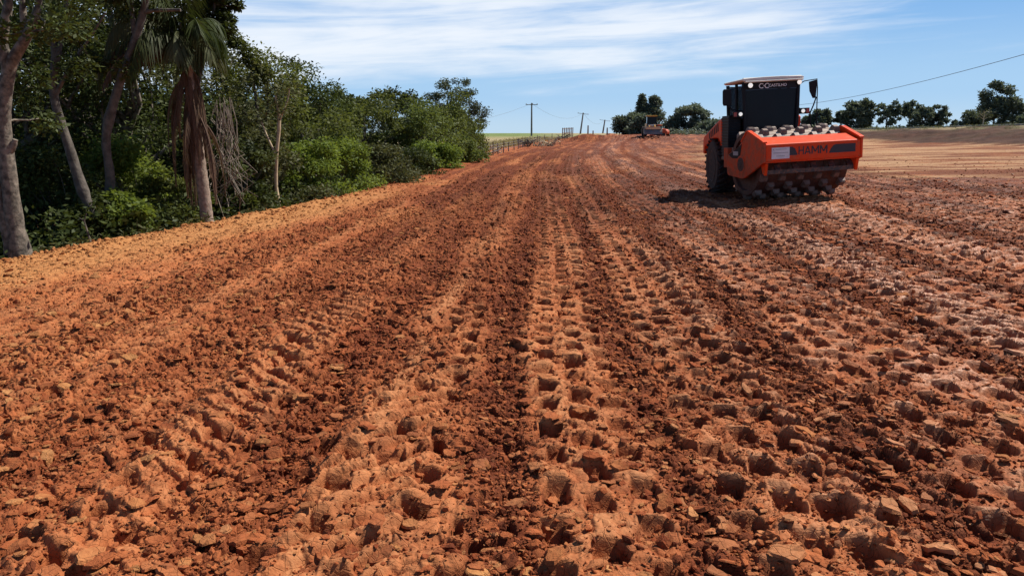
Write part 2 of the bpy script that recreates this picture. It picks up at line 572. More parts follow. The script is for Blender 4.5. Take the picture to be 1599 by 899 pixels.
# --- ground
def ground_mat(name, clod=False):
    m, t = new_mat(name)
    tcx = t.n('ShaderNodeTexCoord')
    P = (tcx, 'Object')
    def A(nm): return (t.n('ShaderNodeAttribute', attribute_name=nm), 'Fac')
    ochre = A('ochre'); pack = A('pack'); rnd = A('rnd')
    n1 = t.noise(P, 1.1, 4, .6); n2 = t.noise(P, 9.0, 5, .65); n3 = t.noise(P, 55.0, 4, .7)
    red = t.mix(t.remap(n2, .3, .7), rgb(.185, .040, .014), rgb(.36, .098, .032))
    red = t.mix(t.remap(n1, .38, .68), red, rgb(.41, .122, .042))
    och = t.mix(t.remap(n2, .3, .7), rgb(.36, .140, .045), rgb(.47, .215, .078))
    k = t.remap(t.math('ADD', ochre, t.math('MULTIPLY', t.math('SUBTRACT', n2, .5), .5)), .15, .85)
    col = t.mix(k, red, och)
    # small yellow stones / crumbs of another clay
    spk = t.remap(t.noise(P, 26.0, 3, .5, .6), .685, .75)
    col = t.mix(t.math('MULTIPLY', spk, .55), col, rgb(.50, .29, .11))
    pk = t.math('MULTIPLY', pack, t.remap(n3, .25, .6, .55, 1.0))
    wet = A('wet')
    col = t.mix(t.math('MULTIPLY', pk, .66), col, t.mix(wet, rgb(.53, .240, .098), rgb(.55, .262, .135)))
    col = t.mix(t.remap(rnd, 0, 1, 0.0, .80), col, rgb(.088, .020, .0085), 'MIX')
    if not clod:
        tan = A('tan'); bank = A('bank')
        tcol = t.mix(t.remap(n2, .3, .7), rgb(.31, .155, .075), rgb(.45, .27, .145))
        col = t.mix(tan, col, tcol)
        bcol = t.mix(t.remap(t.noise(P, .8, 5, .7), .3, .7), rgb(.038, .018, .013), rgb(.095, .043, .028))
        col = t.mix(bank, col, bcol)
        grass = A('grass'); green = A('green'); dark = A('dark')
        gcol = t.mix(t.remap(t.noise(P, .5, 5, .7), .35, .65), rgb(.36, .27, .15), rgb(.25, .205, .10))
        gcol = t.mix(t.remap(n2, .4, .7, 0, .5), gcol, rgb(.45, .36, .22))
        grn = t.mix(t.remap(t.noise(P, .25, 4, .6), .35, .65), rgb(.115, .165, .045), rgb(.19, .22, .075))
        gcol = t.mix(green, gcol, grn)
        col = t.mix(grass, col, gcol)
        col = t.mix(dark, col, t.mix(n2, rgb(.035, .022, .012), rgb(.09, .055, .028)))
    rough = t.math('MULTIPLY_ADD', t.math('MULTIPLY', pk, t.math('MULTIPLY_ADD', wet, .38, .18)), -1.0, .94)
    b = t.n('ShaderNodeBsdfPrincipled', ins={'Base Color': col})
    t.put(b.inputs['Roughness'], rough)
    t.put(b.inputs['Specular IOR Level'], t.math('MULTIPLY_ADD', t.math('MULTIPLY', pk, wet), .26, .15))
    vo = t.n('ShaderNodeTexVoronoi', feature='DISTANCE_TO_EDGE', ins={'Vector': t.mix(.025, (tcx, 'Object'), (t.noise(P, 14.0, 2, .5), 'Color')), 'Scale': 17.0})
    crk = t.math('MULTIPLY', t.remap(vo, 0.0, .035), t.math('MULTIPLY_ADD', pack, 1.1, .25))
    hh = t.math('ADD', t.math('ADD', t.math('MULTIPLY', t.noise(P, 130.0, 3, .7), .35), t.noise(P, 42.0, 3, .6)), crk)
    amp = t.math('MULTIPLY_ADD', pk, -.45, 1.0)
    bn = t.n('ShaderNodeBump', ins={'Height': hh, 'Distance': .012})
    t.put(bn.inputs['Strength'], t.math('MULTIPLY', amp, .85))
    t.put(b.inputs['Normal'], bn)
    t.n('ShaderNodeOutputMaterial', ins={0: b})
    return m


M_ground = ground_mat('red_clay')
M_clod = ground_mat('clay_clod', True)


def leaf_mat(name, dark, light, transl=.30, rough=.6):
    m, t = new_mat(name)
    r = (t.n('ShaderNodeAttribute', attribute_name='rnd'), 'Fac')
    oi = t.n('ShaderNodeObjectInfo')
    c = t.mix(r, rgb(*dark), rgb(*light))
    hs = t.n('ShaderNodeHueSaturation', ins={'Color': c})
    t.put(hs.inputs['Value'], t.remap((oi, 'Random'), 0, 1, .8, 1.2, False))
    t.put(hs.inputs['Hue'], t.remap((oi, 'Random'), 0, 1, .49, .51, False))
    b = t.n('ShaderNodeBsdfPrincipled', ins={'Base Color': hs, 'Roughness': rough, 'Specular IOR Level': .18})
    tr = t.n('ShaderNodeBsdfTranslucent', ins={'Color': t.mix(.5, (hs, 0), rgb(light[0] * 1.3, light[1] * 1.3, light[2] * .5))})
    mx = t.n('ShaderNodeMixShader', ins={0: transl, 1: b, 2: tr})
    t.n('ShaderNodeOutputMaterial', ins={0: mx})
    return m


L_dark = leaf_mat('leaf_dark', (.022, .034, .010), (.075, .092, .024), .26)
L_mid = leaf_mat('leaf_mid', (.046, .066, .016), (.150, .170, .044), .36)
L_bright = leaf_mat('leaf_bright', (.060, .092, .016), (.190, .230, .045), .42)
L_grey = leaf_mat('leaf_grey', (.042, .056, .036), (.105, .125, .072), .2)
L_olive = leaf_mat('leaf_olive', (.050, .060, .026), (.135, .135, .058), .28)
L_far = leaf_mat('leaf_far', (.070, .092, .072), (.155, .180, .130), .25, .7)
L_dead = leaf_mat('leaf_dead', (.060, .036, .024), (.190, .115, .070), .2, .7)
M_bark = simple('bark_grey', (.160, .130, .100), .9, var=.75, scale=9, bump=.012, bscale=26)
M_barkd = simple('bark_dark', (.100, .082, .066), .9, var=.5, scale=8, bump=.012, bscale=22)
M_palm = simple('palm_trunk', (.27, .20, .155), .9, var=.4, scale=14, bump=.01, bscale=30)

M_orange = simple('orange_paint', (.80, .062, .005), .45, var=.10, scale=2.2, dust=.26, dust_col=(.45, .12, .05), spec=.22, bump=.0015, bscale=9)
M_orange_d = simple('orange_paint_dusty', (.60, .060, .008), .55, var=.15, scale=2.6, dust=.50, dust_col=(.30, .105, .055), spec=.3)
M_black = simple('black_panel', (.009, .009, .012), .6, var=.3, dust=.08, dust_col=(.04, .03, .026), spec=.25)
M_tyre = simple('rubber', (.020, .017, .016), .85, var=.3, dust=.45, dust_col=(.10, .042, .026), bump=.004)
M_rim = simple('rim_paint', (.055, .030, .024), .7, var=.3, dust=.5, dust_col=(.12, .050, .03))
M_drum = simple('drum_steel', (.080, .044, .034), .62, .25, var=.5, scale=7, dust=.55, dust_col=(.12, .042, .026), bump=.006)
M_pad = simple('pad_steel', (.190, .135, .110), .6, .2, var=.45, scale=12, dust=.35, dust_col=(.27, .13, .085), bump=.003)
M_clay_dust = simple('dusty_shell', (.50, .40, .32), .9, var=.25, scale=9, bump=.004)
M_roof = simple('roof_cream', (.74, .66, .56), .7, var=.12, scale=5, dust=.12, dust_col=(.42, .29, .20))
M_decal = simple('decal_dark', (.030, .026, .034), .5, var=.1)
M_white = simple('white_marking', (.75, .74, .72), .5, var=.1)
M_grey = simple('grey_marking', (.35, .34, .34), .6, var=.1)
M_steel = simple('dark_steel', (.07, .06, .055), .5, .5, var=.3, dust=.4)
M_bucket = simple('bucket_steel', (.17, .155, .15), .55, .3, var=.3, dust=.35, scale=2)
M_yellow = simple('yellow_paint', (.60, .30, .03), .45, var=.15, dust=.3)
M_pole = simple('weathered_pole', (.17, .15, .14), .85, var=.3, scale=3)
M_wire = simple('wire_dark', (.16, .16, .17), .6, var=.1)
M_post = simple('post_wood', (.24, .19, .145), .9, var=.4, scale=4)
M_straw = simple('dry_wood', (.50, .38, .24), .9, var=.35, scale=5)
M_asphalt = simple('road_asphalt', (.13, .13, .14), .9, var=.2, scale=2)
M_redlens = simple('red_lens', (.40, .04, .02), .25, var=.1)
M_lens = simple('clear_lens', (.85, .84, .80), .12, var=.03)
for n_ in M_lens.node_tree.nodes:
    if n_.type == 'BSDF_PRINCIPLED':
        n_.inputs['Emission Color'].default_value = (1, .97, .9, 1)
        n_.inputs['Emission Strength'].default_value = .45


def glass_mat(name='tinted_glass', f=.94):
    m, t = new_mat(name)
    tcx = t.n('ShaderNodeTexCoord')
    n_ = t.noise((tcx, 'Object'), 2.2, 3, .5)
    b = t.n('ShaderNodeBsdfPrincipled', ins={'Base Color': t.mix(n_, rgb(.008, .010, .016), rgb(.016, .017, .022)), 'Specular IOR Level': .10})
    t.put(b.inputs['Roughness'], t.remap(n_, .3, .7, .06, .16))
    tr = t.n('ShaderNodeBsdfTransparent', ins={'Color': rgb(.45, .48, .54)})
    mx = t.n('ShaderNodeMixShader', ins={0: f, 1: tr, 2: b})
    t.n('ShaderNodeOutputMaterial', ins={0: mx})
    return m


M_glass = glass_mat()
M_glass2 = glass_mat('side_glass', .35)

# ------------------------------------------------------------------ the ground sheet
def build_ground():
    ys = [-60, -40, -25, -15, -9, -5, -2.5, -1, 0, .6, 1.1, 1.5, 1.8]
    y = 2.0
    while y < 130:
        ys.append(y)
        y += max(.0062, .0033 * y) if y < 60 else .0045 * y
    while y < 1400:
        ys.append(y); y *= 1.022
    ys = np.array(ys)
    inner = np.linspace(-.80, .80, 1560)
    k = np.array([1, 2, 3.2, 4.6, 6.5, 9, 13, 18, 26, 40, 70, 120, 200, 340, 600]) / 600
    outer = k ** 1.0
    dx = np.concatenate([-outer[::-1], np.zeros(len(inner)), outer])
    kk = np.concatenate([np.full(len(k), -.80), inner, np.full(len(k), .80)])
    yy = np.maximum(ys, 1.5) + .9
    X = kk[None, :] * yy[:, None] + dx[None, :] * 900
    Y = np.repeat(ys[:, None], X.shape[1], 1)
    ny, nx = X.shape
    Z = np.zeros((ny, nx), np.float32)
    names = ('ochre', 'pack', 'rnd', 'grass', 'green', 'dark', 'tan', 'bank', 'wet')
    A = {n: np.zeros((ny, nx), np.float32) for n in names}
    dys = np.gradient(ys)
    for i0 in range(0, ny, 160):
        sl = slice(i0, min(ny, i0 + 160))
        x = X[sl]; y = Y[sl]
        dy = np.maximum(.006, np.repeat(np.abs(dys[sl])[:, None], nx, 1))
        z, d, bk, foot, pack, loose, onroad, tan_side = ground_at(x, y, dy)
        Z[sl] = z
        s = x - center_x(y)
        och = .62 * sstep(3.4, .5, -d + 1.2 * (fbm(x * .5, y * .4, 131, 3) - .5)) * sstep(36, 20, y) + .30 * sstep(-.5, -4.5, s) * sstep(26, 9, y)
        streak = fbm((x - .9 * y) * .22, (y + x * .12) * .55, 133, 4)
        och = och * sstep(48, 24, y)
        streak2 = fbm((x - .9 * y) * .35, (y + x * .30) * 1.6, 183, 4)
        A['tan'][sl] = tan_side * (.10 + .90 * sstep(.40, .60, .5 * streak + .5 * streak2)) * sstep(170, 90, y)
        A['bank'][sl] = np.clip(sstep(.01, .12, bk + .10 * (fbm(x * .5, y * .5, 149, 3) - .5)), 0, 1) * .95
        och = och + .35 * sstep(.55, .7, fbm(x * .8, y * .25, 135, 3)) * sstep(8, 20, y)
        A['ochre'][sl] = np.clip(och, 0, 1.2) * (1 - .8 * (bk > .05) * (bk < .85))
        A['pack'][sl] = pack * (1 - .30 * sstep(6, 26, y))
        A['wet'][sl] = sstep(-.3, 3.2, s) * (.5 + .5 * fbm(x * 1.3, y * .8, 181, 3))
        farr = sstep(5, 26, y) * sstep(-5.5, -1.5, s) * (.35 + .95 * sstep(.3, .65, fbm(s * 2.2, y * .12, 147, 3)))
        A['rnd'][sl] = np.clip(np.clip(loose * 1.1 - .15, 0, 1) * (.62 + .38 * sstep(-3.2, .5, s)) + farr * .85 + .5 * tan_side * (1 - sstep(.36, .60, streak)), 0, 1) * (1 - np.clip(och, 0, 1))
        g = sstep(1.0, 2.4, d + 1.0 * (fbm(x * .8, y * .8, 137, 3) - .5)) * sstep(46, 54, y)
        topg = sstep(.70, .97, bk) * sstep(.38, .58, fbm(x * .35, y * .35, 139, 4) + .10 * (bk > .97))
        lowg = sstep(0, -4, x - foot) * 0
        A['grass'][sl] = np.clip(g + topg * .85 + lowg, 0, 1)
        gr = sstep(105, 190, y + 70 * (fbm(x * .012, y * .02, 141, 3) - .5)) * (d > 0) * sstep(30, 0, x)
        gr = gr + .7 * topg * (fbm(x * .3, y * .3, 143, 3) > .5)
        A['green'][sl] = np.clip(gr, 0, 1)
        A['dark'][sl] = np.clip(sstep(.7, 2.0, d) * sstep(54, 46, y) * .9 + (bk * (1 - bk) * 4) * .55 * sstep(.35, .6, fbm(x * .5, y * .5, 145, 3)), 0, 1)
    def blur(a, n_):
        for _ in range(n_):
            a[1:-1] = .25 * a[:-2] + .5 * a[1:-1] + .25 * a[2:]
            for _k in range(1):
                a[:, 1:-1] = .25 * a[:, :-2] + .5 * a[:, 1:-1] + .25 * a[:, 2:]
        return a
    near = np.searchsorted(ys, 3.6)
    Z[:near] = blur(Z[:near].copy(), 1)
    n2_ = np.searchsorted(ys, 7.5)
    q_ = Z[:n2_]
    q_[:, 1:-1] = .25 * q_[:, :-2] + .5 * q_[:, 1:-1] + .25 * q_[:, 2:]
    for nm in ('pack', 'rnd'):
        A[nm][:near] = blur(A[nm][:near].copy(), 1)
    idx = np.arange(ny * nx).reshape(ny, nx)
    F = np.stack([idx[:-1, :-1], idx[:-1, 1:], idx[1:, 1:], idx[1:, :-1]], -1).reshape(-1, 4)
    V = np.stack([X, Y, Z], -1).reshape(-1, 3)
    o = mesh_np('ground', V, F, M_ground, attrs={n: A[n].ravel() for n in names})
    tag(o, kind='structure')
    return o


build_ground()


def gz(x, y):
    """macro ground height, without clods"""
    return float(macro(np.array([float(x)]), np.array([float(y)]))[0][0])


def pix(px, py, Y):
    """where a thing seen there stands, at depth Y"""
    dx = (px - 799.5) / F_PX; dy = (449.5 - py) / F_PX
    ry = math.cos(PITCH) + dy * math.sin(PITCH)
    rz = -math.sin(PITCH) + dy * math.cos(PITCH)
    return Vector((dx / ry * Y, Y, EYE + rz / ry * Y))


# ------------------------------------------------------------------ loose clods
ICO_V = []
ph_ = (1 + 5 ** .5) / 2
for a, b in ((-1, ph_), (1, ph_), (-1, -ph_), (1, -ph_)):
    ICO_V.append((a, b, 0))
for a, b in ((-1, ph_), (1, ph_), (-1, -ph_), (1, -ph_)):
    ICO_V.append((0, a, b))
for a, b in ((-1, ph_), (1, ph_), (-1, -ph_), (1, -ph_)):
    ICO_V.append((b, 0, a))
ICO_V = np.array(ICO_V, np.float32); ICO_V /= np.linalg.norm(ICO_V[0])
from itertools import combinations
_d = np.linalg.norm(ICO_V[:, None] - ICO_V[None], axis=-1)
_e = (_d > .5) & (_d < 1.2)
ICO_F = []
for i, j, k in combinations(range(12), 3):
    if _e[i, j] and _e[j, k] and _e[i, k]:
        n = np.cross(ICO_V[j] - ICO_V[i], ICO_V[k] - ICO_V[i])
        ICO_F.append((i, j, k) if n @ ICO_V[i] > 0 else (i, k, j))
ICO_F = np.array(ICO_F)


def build_clods():
    Xs, Ys, Rs = [], [], []
    def zone(n, y0, y1, r0, r1, p):
        y = y0 + (y1 - y0) * RNG.random(n)
        x = (RNG.random(n) * 2 - 1) * .78 * (y + .9)
        u = RNG.random(n)
        r = r0 * (1 - u * (1 - (r0 / r1) ** p)) ** (-1 / p)
        Xs.append(x); Ys.append(y); Rs.append(np.minimum(r, r1))
    zone(90000, 2.0, 4.5, .0036, .030, 2.2)
    zone(80000, 4.5, 9, .0060, .034, 2.3)
    zone(50000, 9, 18, .011, .04, 2.6)
    zone(22000, 18, 34, .02, .05, 2.8)
    # clumps on the lip of the fill
    y = 4 + 42 * RNG.random(7000) ** 1.2
    x = edge_x(y) + .12 + .35 * RNG.standard_normal(7000)
    Xs.append(x); Ys.append(y); Rs.append(.010 + .045 * RNG.random(7000) ** 6)
    x = np.concatenate(Xs); y = np.concatenate(Ys); r = np.concatenate(Rs)
    z, d, bk, foot, pack, loose, onroad, tan_side = ground_at(x, y, np.full(x.shape, .006) if False else np.maximum(.006, .0033 * y))
    p = (.07 + .85 * loose ** 1.4) * (1 - .75 * tan_side) * (onroad > .6)
    lip = np.abs(d) < 1.0
    p = np.where(lip, np.maximum(p, .35), p * (.45 + .55 * sstep(.8, 3.0, -d)))
    keep = RNG.random(len(x)) < p
    keep &= (pack < .75) | (RNG.random(len(x)) < .45)
    x, y, z, r, d = x[keep], y[keep], z[keep], r[keep], d[keep]
    n = len(x)
    V = np.repeat(ICO_V[None], n, 0)
    V = V * (1 + .42 * (RNG.random((n, 12, 1)) - .5) * 2 * .8) + .22 * (RNG.random((n, 12, 3)) - .5)
    flat = .35 + .55 * RNG.random((n, 1)) ** 1.0
    sc_ = np.concatenate([.8 + .7 * RNG.random((n, 1)), .7 + .4 * RNG.random((n, 1)), flat], 1)
    V = V * sc_[:, None, :]
    # random rotation: yaw then tilt
    a = RNG.random(n) * 2 * np.pi; b = RNG.normal(0, .45, n); c = RNG.normal(0, .45, n)
    def rot(V, ang, i, j):
        cs, sn = np.cos(ang)[:, None], np.sin(ang)[:, None]
        vi, vj = V[..., i].copy(), V[..., j].copy()
        V[..., i] = vi * cs - vj * sn; V[..., j] = vi * sn + vj * cs
    rot(V, a, 0, 1); rot(V, b, 1, 2); rot(V, c, 0, 2)
    V = V * r[:, None, None] + np.stack([x, y, z + r * flat[:, 0] * .45], -1)[:, None, :]
    F = (ICO_F[None] + (np.arange(n) * 12)[:, None, None]).reshape(-1, 3)
    och = .55 * sstep(3.4, .5, -d) * sstep(36, 20, y) + .28 * sstep(-.5, -4.5, x - center_x(y)) * sstep(26, 9, y)
    och = np.clip(och + .28 * RNG.standard_normal(n) * .6, 0, 1)
    rnd = np.clip(RNG.random(n) * 1.3 - .15, 0, 1) * (1 - .8 * och)
    pk = (RNG.random(n) < .10) * RNG.random(n)
    V = V.reshape(-1, 3); och = np.repeat(och, 12); rnd = np.repeat(rnd, 12); pk = np.repeat(pk, 12)
    # broken slabs: irregular flat plates lying on and leaning out of the crumbs
    m = 30000
    y = 2.0 + 20 * RNG.random(m) ** 1.4
    x = (RNG.random(m) * 2 - 1) * .78 * (y + .9)
    r = np.minimum(.013 * (1 - RNG.random(m) * .975) ** (-1 / 1.8), .070) * (1 + y * .012)
    z, d, bk, foot, pack, loose, onroad, tan_side = ground_at(x, y, np.maximum(.006, .0033 * y))
    keep = (RNG.random(m) < .35 + .6 * loose) & (onroad > .7) & (tan_side < .4)
    x, y, z, r, d = x[keep], y[keep], z[keep], r[keep], d[keep]; m = len(x)
    K = 11
    th = (np.arange(K)[None] + .7 * (RNG.random((m, K)) - .5)) * 2 * np.pi / K
    rr = .62 + .34 * RNG.random((m, K)) + .25 * np.sin(2 * th + 6.28 * RNG.random((m, 1))) * RNG.random((m, 1))
    el_ = .55 + .45 * RNG.random((m, 1))
    px_, py_ = rr * np.cos(th), rr * np.sin(th) * el_
    hgt = .045 + .09 * RNG.random((m, 1))
    bend = (RNG.random((m, 1)) - .5) * .5
    top = np.stack([px_ * .88, py_ * .88, hgt + bend * px_ ** 2 + .035 * RNG.standard_normal((m, K))], -1)
    bot = np.stack([px_ * 1.02, py_ * 1.02, -hgt + bend * px_ ** 2 + .04 * RNG.standard_normal((m, K))], -1)
    cen = np.stack([np.zeros(m), np.zeros(m), hgt[:, 0] * 1.12], -1)[:, None]
    S = np.concatenate([top, bot, cen], 1).astype(np.float32)
    rot(S, RNG.random(m) * 6.283, 0, 1)
    rot(S, RNG.normal(0, .17, m), 1, 2); rot(S, RNG.normal(0, .17, m), 0, 2)
    S = S * r[:, None, None] + np.stack([x, y, z + r * .22], -1)[:, None, :]
    ks = np.arange(K); k2 = (ks + 1) % K
    q = np.stack([ks, k2, k2 + K, ks + K], -1)[:, ::-1]
    tr_ = np.stack([ks, k2, np.full(K, 2 * K)], -1)
    off = len(V) + (np.arange(m) * (2 * K + 1))[:, None, None]
    FQ = (q[None] + off).reshape(-1, 4); FT = (tr_[None] + off).reshape(-1, 3)
    o2 = .55 * sstep(3.4, .5, -d) * sstep(36, 20, y) + .28 * sstep(-.5, -4.5, x - center_x(y)) * sstep(26, 9, y)
    o2 = np.clip(o2 + .35 * np.abs(RNG.standard_normal(m)) * .8, 0, 1)
    p2 = (RNG.random(m) < .40) * (.3 + .7 * RNG.random(m)) * (.4 + .6 * sstep(-1.5, 1.5, x - center_x(y)))
    V = np.concatenate([V, S.reshape(-1, 3)])
    och = np.concatenate([och, np.repeat(o2, 2 * K + 1)]); pk = np.concatenate([pk, np.repeat(p2, 2 * K + 1)])
    rnd = np.concatenate([rnd, np.repeat(RNG.random(m) * .5, 2 * K + 1)])
    o = mesh_np('clay_clods', V, [F, FT, FQ], M_clod, attrs={'ochre': och, 'rnd': rnd, 'pack': pk, 'wet': .8 * sstep(.5, 5, V[:, 0])})
    tag(o, 'loose crumbs and flat clods of red clay scattered over the whole churned surface', 'clods', kind='stuff')


build_clods()
#SECTION_OBJECTS
# ------------------------------------------------------------------ asphalt road on top of the bank
def build_road():
    ys = np.linspace(38, 190, 80)
    foot = np.interp(ys, [-60, 20, 45, 60, 90, 140, 900], [36, 32, 28, 26.5, 27, 34, 160])
    rows = []
    for yv, fv in zip(ys, foot):
        z0 = gz(fv + 10.2, yv)
        for ox, oz in ((10.0, -.3), (10.0, .14), (10.15, .16), (17.0, .17), (17.2, -.3)):
            rows.append((fv + ox, yv, z0 + oz))
    V = np.array(rows)
    n = len(ys); k = 5
    idx = np.arange(n * k).reshape(n, k)
    F = np.stack([idx[:-1, :-1], idx[:-1, 1:], idx[1:, 1:], idx[1:, :-1]], -1).reshape(-1, 4)
    tag(mesh_np('road', V, F, M_asphalt), kind='structure')


build_road()

# ------------------------------------------------------------------ the padfoot roller
RX, RY = 6.38, 19.0
root = empty('road_roller', (RX, RY, gz(RX, RY) + .02), (0, math.radians(-3.0), 0))
tag(root, 'orange single drum padfoot roller with black cab and cream roof on the churned red clay', 'road roller')
MR = Matrix.Identity(4)
MF = Matrix.Translation((.03, -1.28, .05)) @ Matrix.Rotation(math.radians(10), 4, 'Z')


def text(name, body, size, M, mat, parent, extrude=.003, space=1.0, xs=1.0):
    cu = bpy.data.curves.new(name, 'FONT')
    cu.body = body; cu.size = size; cu.extrude = extrude; cu.align_x = 'CENTER'; cu.align_y = 'CENTER'
    cu.space_character = space
    cu.offset = .003 * size / .25
    cu.materials.append(mat)
    o = bpy.data.objects.new(name, cu)
    C.objects.link(o)
    bpy.context.view_layer.update()
    me = bpy.data.meshes.new_from_object(o.evaluated_get(bpy.context.evaluated_depsgraph_get()))
    bpy.data.objects.remove(o)
    me.name = name
    if not me.materials: me.materials.append(mat)
    o = bpy.data.objects.new(name, me)
    link(o, parent)
    o.matrix_local = M @ Matrix.Rotation(math.radians(90), 4, 'X') @ Matrix.Diagonal((xs, 1, 1, 1))
    return o


# drum with its feet
prof = [(-1.06, .60), (-1.06, .705), (-1.045, .72), (1.045, .72), (1.06, .705), (1.06, .60), (1.0, .58), (.99, .2)]
prof = [(-.99, .2), (-1.0, .58)] + prof[:-2] + [(1.0, .58), (.99, .2)]
drum = MB().lathe(prof, 64, 'x', (0, 0, .80)).build('drum', M_drum, root, MF, smooth=True)
padm = None
k_ = 0
for r_ in range(20):
    for c_ in range(5):
        x = -.86 + c_ * .43 + (.215 if r_ % 2 else 0) - .107
        a = 2 * math.pi * (r_ + .25) / 20
        Mp = MF @ Matrix.Translation((x, 0, .80)) @ Matrix.Rotation(a, 4, 'X') @ Matrix.Translation((0, 0, .715))
        if padm is None:
            mb = MB()
            for (z0, w0, l0), (z1, w1, l1) in (((0, .085, .085), (.075, .072, .070)), ((.075, .072, .070), (.105, .055, .052))):
                vs = [(sx * w0, sy * l0, z0) for sy in (-1, 1) for sx in (-1, 1)] + [(sx * w1, sy * l1, z1) for sy in (-1, 1) for sx in (-1, 1)]
                mb.add(vs, [(0, 1, 5, 4), (1, 3, 7, 5), (3, 2, 6, 7), (2, 0, 4, 6), (4, 5, 7, 6)])
            o = mb.build('pad', M_pad, drum)
            padm = o
        else:
            o = padm.copy(); link(o, drum)
        o.matrix_local = Mp
# caked clay on the drum between the feet, only at the top where it has dried
arc = MB()
for i in range(10):
    a0 = math.radians(38 + i * 10.4); a1 = math.radians(38 + (i + 1) * 10.4)
    arc.add([(-1.03, .722 * math.cos(a0), .8 + .722 * math.sin(a0)), (1.03, .722 * math.cos(a0), .8 + .722 * math.sin(a0)),
             (1.03, .722 * math.cos(a1), .8 + .722 * math.sin(a1)), (-1.03, .722 * math.cos(a1), .8 + .722 * math.sin(a1))], [(0, 1, 2, 3)])
arc.build('clay_crust', M_clay_dust, drum, MF, smooth=True)['label'] = 'pale dried clay caked on the drum top'

# front frame
side = [(-1.05, .86), (-1.05, 1.27), (-.98, 1.30), (-.34, 1.52), (-.26, 1.51), (-.02, 1.30), (.10, 1.20), (.64, 1.02), (.70, .92), (.70, .58), (.62, .53), (-.05, .48), (-.2, .50), (-.9, .80)]
for sx in (-1, 1):
    fr = MB().prism(side, sx * 1.115, sx * 1.17, 'x')
    o = fr.build('side_plate', M_orange_d if sx < 0 else M_orange, root, MF, bevel=.012)
    sp = o
    hb = MB().lathe([(sx * 1.168, .20), (sx * 1.178, .20), (sx * 1.178, .165), (sx * 1.172, .16)], 32, 'x', (0, 0, .80))
    hb.build('hub_ring', M_orange_d, sp, MF, smooth=True)
    MB().lathe([(sx * 1.14, .155), (sx * 1.176, .155), (sx * 1.179, .06), (sx * 1.19, .05)], 32, 'x', (0, 0, .80)).build('hub_cap', M_rim, sp, MF, smooth=True)
    # thick flange along the sloping top edge
    fl = MB()
    fl.prism([(-1.05, 1.272), (-1.05, 1.305), (-.99, 1.332), (-.34, 1.552), (-.26, 1.542), (-.02, 1.33), (.0, 1.31), (-.03, 1.30), (-.262, 1.512), (-.34, 1.522), (-.98, 1.302)], sx * 1.09, sx * 1.185, 'x')
    fl.build('top_flange', M_orange, sp, MF)
beam = MB().prism([(-1.045, .88), (-1.045, 1.235), (-1.03, 1.25), (-.60, 1.39), (-.60, 1.32), (-.80, 1.22), (-.80, .88)], -1.11, 1.11, 'x').build('front_beam', M_orange, root, MF, bevel=.012)
MB().box(-1.11, 1.11, -1.03, -.82, .85, .878).build('lower_lip', M_orange, beam, MF, bevel=.006)
MB().box(-1.11, 1.11, .80, 1.0, .70, 1.16).box(-.45, .45, 1.0, 1.25, .72, 1.1).build('rear_beam', M_orange_d, root, MF, bevel=.01)
for sx in (-1, 1):
    MB().prism([(-1.02, .84), (-.80, .84), (-.90, .62), (-.97, .58)], sx * 1.04, sx * 1.11, 'x').build('bracket', M_orange, root, MF, bevel=.008)
sc_b = MB().box(-1.04, 1.04, -.93, -.87, .60, .69)
for i in range(5):
    xx = -.86 + i * .43 + .107
    sc_b.prism([(-.93, .69), (-.87, .69), (-.81, .80), (-.85, .80)], xx - .07, xx + .07, 'x')
sc_b.build('scraper_bar', M_steel, root, MF)
# decals on the beam face
fy = -1.0455
dec = MB().prism([(-.98, .99), (-.98, 1.17), (-.50, 1.17), (-.44, 1.13), (-.385, 1.01), (-.385, .99)], fy - .003, fy, 'y').build('dark_stripe', M_decal, beam, MF)
MB().prism([(.36, .99), (.40, 1.08), (.46, 1.15), (.52, 1.17), (.99, 1.17), (.99, .99)], fy - .003, fy, 'y').build('dark_stripe', M_decal, beam, MF)
stk = MB().prism([(-.985, .93), (-.985, 1.17), (-.57, 1.17), (-.57, .93)], fy - .007, fy - .004, 'y')
st_o = stk.build('sticker', M_white, beam, MF)
lines = MB()
for z0, z1, x0, x1 in ((1.12, 1.135, -.96, -.93), (1.125, 1.135, -.90, -.64), (1.05, 1.062, -.95, -.60), (.985, .995, -.88, -.68)):
    lines.prism([(x0, z0), (x0, z1), (x1, z1), (x1, z0)], fy - .0095, fy - .0078, 'y')
lines.build('printed_line', M_grey, beam, MF)
def stroke(mb, x0, z0, x1, z1, wd, y0, y1):
    d = Vector((x1 - x0, z1 - z0)).normalized(); q = Vector((-d.y, d.x)) * wd * .5
    mb.prism([(x0 + q.x, z0 + q.y), (x1 + q.x, z1 + q.y), (x1 - q.x, z1 - q.y), (x0 - q.x, z0 - q.y)], y0, y1, 'y')


lt = MB(); zb_, zt_ = .995, 1.165; wv_ = .025
def bar(*a, **k): stroke(lt, *a, wv_, fy - .004 - .0004 * (len(lt.v) // 8), fy - .001)
bar(-.345, zb_, -.345, zt_); bar(-.245, zb_, -.245, zt_); bar(-.345, 1.08, -.245, 1.08)
bar(-.205, zb_, -.145, zt_); bar(-.085, zb_, -.145, zt_); bar(-.178, 1.04, -.112, 1.04)
for o_ in (-.04, .155):
    bar(o_, zb_, o_, zt_); bar(o_ + .15, zb_, o_ + .15, zt_)
    bar(o_ + .006, zt_ - .01, o_ + .075, 1.04); bar(o_ + .144, zt_ - .01, o_ + .075, 1.04)
lt.build('lettering', M_decal, beam, MF)
